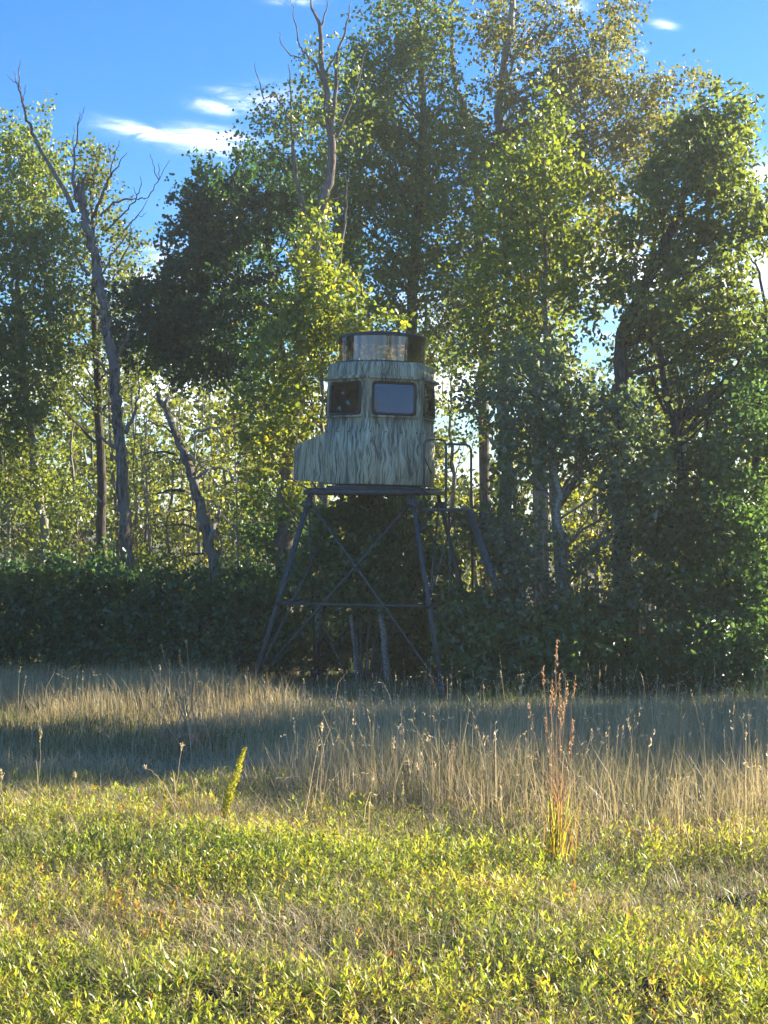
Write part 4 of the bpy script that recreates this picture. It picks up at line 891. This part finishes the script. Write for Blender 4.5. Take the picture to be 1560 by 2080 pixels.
def tall_h(x, y):
    r_ = right_of(x, y, 350, 700)
    left = .19 + .35 * sstep(17.2, 18.8, y + .7 * fbm(x, y, .7, 2))
    near = 10.8 - 2.0 * right_of(x, y, 850, 1080)
    right = .10 + .36 * sstep(near - .6, near + 1.2, y + .6 * fbm(x, y, .9, 5))
    far = 1 - (.45 + .22 * r_) * sstep(17.0, 20.5, y - 5.5 * (1 - r_))
    return (left * (1 - r_) + right * r_) * far * (1 + .22 * fbm(x, y, 1.6, 1) + .22 * fbm(x, y, 4.3, 6))
# far and middle meadow, dry stems over green
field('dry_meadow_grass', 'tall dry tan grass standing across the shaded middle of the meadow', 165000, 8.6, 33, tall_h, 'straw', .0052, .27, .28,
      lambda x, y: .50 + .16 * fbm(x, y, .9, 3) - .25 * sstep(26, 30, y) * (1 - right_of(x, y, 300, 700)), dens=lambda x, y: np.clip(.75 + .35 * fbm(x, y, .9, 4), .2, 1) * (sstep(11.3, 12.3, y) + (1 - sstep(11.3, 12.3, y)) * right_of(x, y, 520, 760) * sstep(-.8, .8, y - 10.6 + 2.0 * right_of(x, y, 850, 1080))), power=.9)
field('meadow_undergrass', 'short green grass between the dry stems of the shaded meadow', 62000, 11.0, 33, lambda x, y: .17 + .10 * fbm(x, y, 1.1, 7), 'grass', .010, .45, .4,
      lambda x, y: .42 + .16 * fbm(x, y, 1.2, 9))
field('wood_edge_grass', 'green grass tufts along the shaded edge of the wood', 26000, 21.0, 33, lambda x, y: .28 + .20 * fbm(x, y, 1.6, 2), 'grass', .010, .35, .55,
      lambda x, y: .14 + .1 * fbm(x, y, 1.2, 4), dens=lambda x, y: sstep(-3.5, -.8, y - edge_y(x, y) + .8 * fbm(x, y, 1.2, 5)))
# foreground: tangled straw, green blades, leafy forbs
fg_patch = lambda x, y: fbm(x, y, 1.5, 11) 
field('foreground_straw', 'tangled dry straw and dead stems lying through the sunlit foreground', 60000, 4.6, 13.5, lambda x, y: .15 + .05 * fbm(x, y, 1.7, 3) + .10 * sstep(8.5, 12.5, y), 'straw', .0042, .8, .6,
      lambda x, y: .66 + .14 * fbm(x, y, 1.9, 8), power=.8, margin=.5)
field('foreground_grass', 'green and yellowing grass blades in the sunlit foreground', 46000, 4.6, 13.5, lambda x, y: .13 + .05 * fg_patch(x, y) + .06 * sstep(9, 12, y), 'grass', .006, .5, .5,
      lambda x, y: .42 + .18 * fbm(x, y, 2.1, 6), power=.8, margin=.5)
field('foreground_thatch', 'brown flattened thatch under the foreground plants', 24000, 4.6, 12.5, lambda x, y: .05 + 0 * x, 'rust', .005, 2.5, .5,
      lambda x, y: .25 + .2 * fbm(x, y, 1.4, 2), power=.8, margin=.4)
def forbs():
    x, y = wedge(33000, 4.7, 12.6, .85, .5)
    pt = fbm(x, y, 1.25, 21) + .35 * fbm(x, y, 3.4, 5)
    near = 12.2 - 1.4 * right_of(x, y, 480, 700) - 1.6 * right_of(x, y, 850, 1080)
    wgt = np.clip(.60 + .8 * pt, .06, 1) * (1 - .9 * sstep(-.9, .9, y - near + .7 * fbm(x, y, 1.9, 3)))
    wgt *= .55 + .45 * sstep(5.2, 6.2, y)
    k = rng.uniform(0, 1, len(x)) < wgt; x, y = x[k], y[k]; n = len(x)
    h = (.115 + .04 * fbm(x, y, 1.4, 9)) * rng.uniform(.4, 1.45, n)
    tilt = rng.normal(size=(n, 2)) * .28; base = np.stack([x, y, gz(x, y)], 1)
    nl = 10; pos = []; al = []; sz = []; vv = []; vb = .54 + .24 * fbm(x, y, 1.7, 13) + rng.normal(size=n) * .15 - .22 * np.exp(-((y - 8.4 + .25 * np.sin(x * 1.3)) / .45) ** 2)  # shoots darker along one band: soft shadow streaks put into the leaf colour
    ph = rng.uniform(0, 6.28, n); big = rng.uniform(.6, 1.35, n)
    for j in range(nl):
        f = .3 + .7 * j / (nl - 1); q_ = base.copy(); q_[:, 2] += h * f; q_[:, :2] += tilt * (h * f)[:, None]
        a = ph + j * 2.4 + rng.normal(size=n) * .4; el = .0 + .9 * f + rng.normal(size=n) * .32
        al.append(np.stack([np.cos(a) * np.cos(el), np.sin(a) * np.cos(el), np.sin(el)], 1)); pos.append(q_)
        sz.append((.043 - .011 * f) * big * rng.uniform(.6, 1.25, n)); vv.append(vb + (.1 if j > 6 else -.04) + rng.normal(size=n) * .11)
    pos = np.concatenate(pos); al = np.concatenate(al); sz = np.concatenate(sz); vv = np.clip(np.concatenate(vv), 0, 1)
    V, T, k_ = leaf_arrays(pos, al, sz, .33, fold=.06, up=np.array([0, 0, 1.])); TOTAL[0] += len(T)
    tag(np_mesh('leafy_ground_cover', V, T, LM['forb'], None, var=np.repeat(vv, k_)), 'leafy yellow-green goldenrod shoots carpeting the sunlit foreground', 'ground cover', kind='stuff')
    top = base.copy(); top[:, 2] += h; top[:, :2] += tilt * h[:, None]
    s = np.array([.0016, 0, 0]); V = np.stack([base - s, base + s, top], 1).reshape(-1, 3); T = np.arange(n * 3).reshape(-1, 3)
    tag(np_mesh('ground_cover_stems', V, T, LM['rust'], None, var=np.repeat(rng.uniform(0, .6, n), 3)), 'thin reddish stems of the foreground shoots', 'ground cover', kind='stuff')
def seed_stems():
    """slender seeding stems scattered through the dry grass"""
    x, y = wedge(3000, 8.8, 30, .9, .8); r_ = right_of(x, y, 480, 760)
    k = rng.uniform(0, 1, len(x)) < np.where(y < 12.5, r_ * sstep(8.6, 10.8, y), np.where(y > 18, .25, .35 + .65 * r_)); x, y = x[k], y[k]; n = len(x)
    h = rng.uniform(.40, .85, n) * np.where(y > 12, 1, .9) * (1 - .35 * sstep(18, 23, y)); p = np.stack([x, y, gz(x, y)], 1); az = rng.uniform(0, 2 * PI, n)
    ln_ = np.abs(rng.normal(size=n)) * .16; cu = np.clip(rng.normal(size=n) * .35 + .2, 0, 1.2); wd = rng.uniform(.003, .0055, n)
    V, T = blade_arrays(p, h, wd, ln_, cu, az); var = np.clip(.75 + rng.normal(size=n) * .2, 0, 1)
    tip = V.reshape(n, 7, 3)[:, 6]; m2 = V.reshape(n, 7, 3)[:, 4:6].mean(1); m_ = 7
    t = rng.uniform(0, 1, (n, m_, 1)); pos = (m2[:, None] + (tip - m2)[:, None] * t + rng.normal(size=(n, m_, 3)) * .003).reshape(-1, 3)
    al = np.repeat(unit(tip - m2), m_, 0) + rng.normal(size=(n * m_, 3)) * .35; V2, T2, k2 = leaf_arrays(pos, al, rng.uniform(.015, .032, n * m_), .35)
    tag(np_mesh('seeding_grass_stems', np.concatenate([V, V2]), np.concatenate([T, T2 + len(V)]), LM['straw'], None, var=np.concatenate([np.repeat(var, 7), np.repeat(np.repeat(var, m_), k2)])), 'slender pale seeding grass stems scattered over the shaded meadow', 'grass', kind='stuff')
seed_stems()
forbs()

def fore_tufts():
    """arching grass tufts that stand a little above the foreground leaves"""
    x, y = wedge(420, 4.9, 11.5, .8, .4); k = 16
    X = np.repeat(x, k) + rng.normal(size=len(x) * k) * .035; Y = np.repeat(y, k) + rng.normal(size=len(x) * k) * .035; n = len(X)
    p = np.stack([X, Y, gz(X, Y)], 1); hh = np.repeat(rng.uniform(.12, .27, len(x)), k) * rng.uniform(.6, 1.2, n)
    V, T = blade_arrays(p, hh, rng.uniform(.003, .006, n), rng.uniform(.1, .8, n), rng.uniform(.2, 1.1, n))
    vv = np.repeat(np.clip(rng.uniform(.25, .95, len(x)), 0, 1), k) + rng.normal(size=n) * .08
    tag(np_mesh('arching_grass', V, T, LM['grass'], None, var=np.repeat(np.clip(vv, 0, 1), 7)), 'small arching grass tufts scattered among the foreground leaves', 'grass', kind='stuff')
fore_tufts()

# ------------------------------------------------------------------ single tall plants
def ground_at(px, py):
    """where the line of sight through a pixel meets the ground"""
    d = 4.0
    for _ in range(4000):
        p = P(px, py, d)
        if p.z <= float(gz(p.x, p.y)): return d
        d += .02
    return d
def stalk_mesh(mb, pts, r0, r1=.001): mb.tube(wig(pts, 4, .004), np.linspace(r0, r1, (len(pts) - 1) * 4 + 1), 4, cap=False)
def seed_head(p0, p1, nn, sz, rad=.006):
    p0 = np.array(p0); p1 = np.array(p1); t = rng.uniform(0, 1, nn)[:, None]; pos = p0 + (p1 - p0) * t + rng.normal(size=(nn, 3)) * rad
    al = unit(p1 - p0) + rng.normal(size=(nn, 3)) * .45; return leaf_arrays(pos, al, sz * rng.uniform(.6, 1.3, nn), .4)
def stalk_obj(name, parent, pts, r0, mat, var, heads=(), leaves=0):
    """one stalk with its seed head and narrow leaves in one mesh"""
    Vs, Ts, vr, n = [], [], [], 0
    mb = MB(); stalk_mesh(mb, pts, r0); v = np.concatenate(mb.v); Vs.append(v); Ts.append(np.concatenate(mb.f)); vr.append(np.full(len(v), var)); n = len(v)
    for (a, b, nn, sz, rd) in heads:
        V, T, k = seed_head(a, b, nn, sz, rd); Vs.append(V); Ts.append(T + n); n += len(V); vr.append(np.clip(np.repeat(rng.normal(size=nn) * .15 + min(var + .2, .95), k), 0, 1))
    if leaves:
        q_ = np.array([list(p) for p in pts]); t = rng.uniform(0, .55, leaves); L0 = q_[0] + (q_[-1] - q_[0]) * t[:, None]
        V, T = blade_arrays(L0, rng.uniform(.12, .3, leaves), np.full(leaves, .006), rng.uniform(.15, .6, leaves), rng.uniform(.1, .8, leaves))
        Vs.append(V); Ts.append(T + n); n += len(V); vr.append(np.clip(np.repeat(rng.uniform(-.2, .2, leaves) + var, 7), 0, 1))
    return np_mesh(name, np.concatenate(Vs), np.concatenate(Ts), LM[mat], parent, var=np.concatenate(vr))
def tuft(label, base, tops, heads_px, mat='rust', r0=.0028, var=.58, basal=60, bh=.4, bmat='grass', bvar=.5, bspread=.05):
    d = ground_at(*base); b = P(base[0], base[1], d); e = empty('bluestem_tuft', (b.x, b.y, float(gz(b.x, b.y))), label, 'tall grass')
    for i, (tx, ty, dd) in enumerate(tops):
        top = P(tx, ty, d + dd); s = Vector((b.x + rng.normal() * bspread * .6, b.y + rng.normal() * bspread, 0)); s.z = float(gz(s.x, s.y))
        mid = s.lerp(top, .55) + Vector((rng.normal() * .012, rng.normal() * .02, 0)); mid.x = s.x * .45 + top.x * .55 + rng.normal() * .01
        L3 = (top - s).length; hp = heads_px if not isinstance(heads_px, list) else heads_px[i]
        hd = [(top.lerp(mid, hp), top, 30, .017, .003)]
        if i % 2 == 0: hd.append((top.lerp(mid, hp * 1.6), top.lerp(mid, hp * .9) + Vector((rng.normal() * .02, 0, .01)), 16, .015, .004))
        stalk_obj('stalk', e, [s, mid, top], r0, mat, var + rng.normal() * .12, hd, 3)
    nb = basal; p = np.stack([b.x + rng.normal(size=nb) * bspread, b.y + rng.normal(size=nb) * bspread, np.zeros(nb)], 1); p[:, 2] = gz(p[:, 0], p[:, 1])
    V, T = blade_arrays(p, bh * rng.uniform(.5, 1.2, nb), np.full(nb, .006), rng.uniform(.0, .3, nb), rng.uniform(0, .5, nb))
    np_mesh('basal_leaves', V, T, LM[bmat], e, var=np.repeat(np.clip(bvar + rng.normal(size=nb) * .2, 0, 1), 7)); return e
t1 = tuft('tall rust-red bluestem tuft standing sunlit right of centre in the foreground', (1132, 1775),
     [(1132, 1300, .1), (1103, 1355, 0), (1121, 1385, 0), (1136, 1372, .15), (1152, 1400, -.1), (1168, 1385, .1), (1074, 1432, 0), (1118, 1420, .05), (1144, 1430, .1), (1127, 1410, -.1), (1164, 1465, .05), (1108, 1460, 0), (1139, 1412, 0), (1160, 1510, 0)],
     .20, basal=75, bh=.46, bmat='forb', bvar=.78, var=.6, bspread=.035)
t1b = tuft('sparse rusty bluestem tuft in the shaded grass on the left', (372, 1530), [(327, 1310, 0), (342, 1340, 0), (364, 1320, .1), (378, 1300, 0), (360, 1390, -.1), (425, 1370, .1), (387, 1400, 0), (335, 1420, 0), (350, 1480, 0), (405, 1450, .1), (308, 1430, 0)], .16, basal=150, bh=.42, bmat='rust', bvar=.6, var=.8, bspread=.16, r0=.009)
def goldenrod():
    d = ground_at(455, 1690); b = P(452, 1690, d); e = empty('goldenrod_plant', (b.x, b.y, float(gz(b.x, b.y))), 'single leaning yellow-green goldenrod spike lit against the shaded grass', 'wildflower')
    s = Vector((b.x, b.y, float(gz(b.x, b.y)))); top = P(496, 1522, d); mid = P(468, 1612, d)
    stalk_obj('stem', e, [s, P(455, 1655, d), mid, top], .003, 'forb', .6)
    q_ = wig([s, P(456, 1650, d), mid, top], 8, .001); n = 1000; t = rng.uniform(.22, 1, n); i = np.clip((t * (len(q_) - 1)).astype(int), 0, len(q_) - 2)
    pos = q_[i] + (q_[i + 1] - q_[i]) * rng.uniform(0, 1, (n, 1)); rad = .027 * np.sin(PI * np.clip((t - .18) / .84, 0, 1)) ** .6
    dr = rng.normal(size=(n, 3)); pos = pos + unit(dr) * rad[:, None] * rng.uniform(0, 1, (n, 1)) ** .5
    al = unit(dr) * .6 + np.array([.25, 0, .8]); V, T, k = leaf_arrays(pos, al, .018 * rng.uniform(.6, 1.3, n), .5)
    np_mesh('flower_spike', V, T, LM['forb'], e, var=np.repeat(np.clip(.80 + rng.normal(size=n) * .07, 0, .9), k))
    n = 26; t = rng.uniform(.02, .45, n); pos = q_[(t * (len(q_) - 1)).astype(int)]; al = np.stack([rng.normal(size=n), rng.normal(size=n), rng.uniform(.4, 1.4, n)], 1)
    V, T, k = leaf_arrays(pos, al, rng.uniform(.04, .075, n), .22, hexa=True); np_mesh('leaves', V, T, LM['forb'], e, var=np.repeat(rng.uniform(.5, .8, n), k))
goldenrod()
def lone(label, pts, hl=.25, var=.8, r0=.003, mat='straw', head=26):
    """pts in pixels from the foot up; the foot fixes the distance"""
    d = ground_at(*pts[0]); q_ = [P(x, y, d) for x, y in pts]; q_[0].z = float(gz(q_[0].x, q_[0].y)); b = q_[0]
    o = stalk_obj('grass_stalk', None, q_, r0, mat, var, [(q_[-1].lerp(q_[-2], hl), q_[-1], head, .02, .004)], 2)
    me = o.data; off = np.array(b); v = np.empty(len(me.vertices) * 3, np.float32); me.vertices.foreach_get('co', v); v = (v.reshape(-1, 3) - off).ravel(); me.vertices.foreach_set('co', v); o.location = b
    return tag(o, label, 'grass stalk', group='tall seeding grass stalks')
lone('pale arching grass stalk right of centre, bent over to the left at its tip', [(888, 1625), (880, 1575), (868, 1530), (850, 1485), (834, 1463)])
lone('straight bright grass stalk standing left of centre beside twiggy dry stems', [(652, 1680), (652, 1600), (653, 1530), (654, 1472)], r0=.0035)
lone('thin grass stalk bending left with a drooping tip near the centre', [(768, 1620), (760, 1570), (748, 1520), (738, 1497)])
lone('tall thin grass stalk in front of the base of the stand', [(922, 1520), (922, 1460), (920, 1400), (915, 1370)], var=.7)
lone('grass stalk leaning left and crossing the shade below the bluestem tuft on the left', [(375, 1680), (345, 1610), (318, 1575), (295, 1560)], hl=.1)
lone('pale dry stalk at the far left edge rising from the sunny leaves', [(4, 1690), (6, 1640), (3, 1565)], r0=.0035)
lone('leaning whitish stalk near the left edge', [(10, 1680), (18, 1650), (30, 1625)], r0=.0035)
lone('grass stalk with a tan head between the left edge and the bluestem tuft', [(153, 1660), (153, 1610), (151, 1570)])
lone('grass stalk with a pale bent head at the left part of the shade line', [(74, 1690), (78, 1600), (83, 1480)], var=.5)
lone('straight pale stalk just left of the goldenrod spike', [(398, 1680), (402, 1620), (398, 1585)])
lone('straight slender stalk right of the centre with a seed head over the grass', [(800, 1660), (801, 1580), (799, 1500)])
lone('short twisted stalk with tufted head right of the middle', [(820, 1600), (822, 1540), (817, 1478)], head=50)
lone('reddish stalk right of the arching stalk', [(922, 1650), (921, 1570), (920, 1510)], mat='rust', var=.7)
lone('stalk leaning left in front of the bluestem tuft at the right', [(1300, 1640), (1292, 1560), (1275, 1460)], r0=.0035)
lone('tall straight stalk left of the big bluestem tuft', [(992, 1640), (991, 1560), (990, 1496)])
lone('pale horizontal broken stalk lying across the grass at the right', [(1365, 1750), (1340, 1728), (1287, 1720)], hl=.05, head=4)
lone('short diagonal dry stalk right of the broken one', [(1420, 1760), (1395, 1725), (1370, 1693)], hl=.1, head=6)
lone('thin stalk with a golden tip over the shaded grass at the right', [(1405, 1610), (1402, 1520), (1400, 1490)], var=.6)
lone('stalk at the right edge of the grass with narrow seed head', [(1517, 1600), (1515, 1500), (1512, 1420)], var=.6)
lone('stalk with a curled drooping tip left of the goldenrod', [(352, 1650), (360, 1580), (370, 1510)])
lone('short pale dead stem leaning left of the arching stalk', [(884, 1650), (866, 1600), (845, 1552)], r0=.0035)

# dark soil scrapes in the foreground
def mound(label, px, py, r_, h):
    d = ground_at(px, py); b = P(px, py, d); n = 26; V = []; T = []
    g = np.linspace(-1, 1, n); X, Y = np.meshgrid(g, g)
    rr = np.sqrt(X ** 2 + Y ** 2 * 1.3); ang = np.arctan2(Y, X); lim = 1 + .15 * np.sin(3 * ang + 1) + .1 * np.sin(7 * ang)
    f = np.clip(1 - (rr / lim) ** 2, 0, 1); wx = b.x + X * r_ * 1.2; wy = b.y + Y * r_
    Z = gz(wx, wy) - .015 + h * f ** .7 + (rng.uniform(-1, 1, X.shape) * .018) * (f > 0)
    V = np.stack([wx, wy, Z], -1).reshape(-1, 3); i = np.arange(n * n).reshape(n, n); a, b_, c, d_ = i[:-1, :-1].ravel(), i[:-1, 1:].ravel(), i[1:, 1:].ravel(), i[1:, :-1].ravel()
    o = np_mesh('soil_mound', V, np.concatenate([np.stack([a, b_, c], 1), np.stack([a, c, d_], 1)]), SOIL, None, smooth=False, loc=tuple(b)); tag(o, label, 'soil mound')
mound('dark low mound of turned soil at the bottom right', 1350, 2040, .17, .10)
mound('smaller dark soil mound at the right edge in the sunlit leaves', 1500, 1860, .15, .11)
mound('dark soil scrape at the bottom, left of centre', 470, 2040, .13, .07)
print('tris', TOTAL[0])
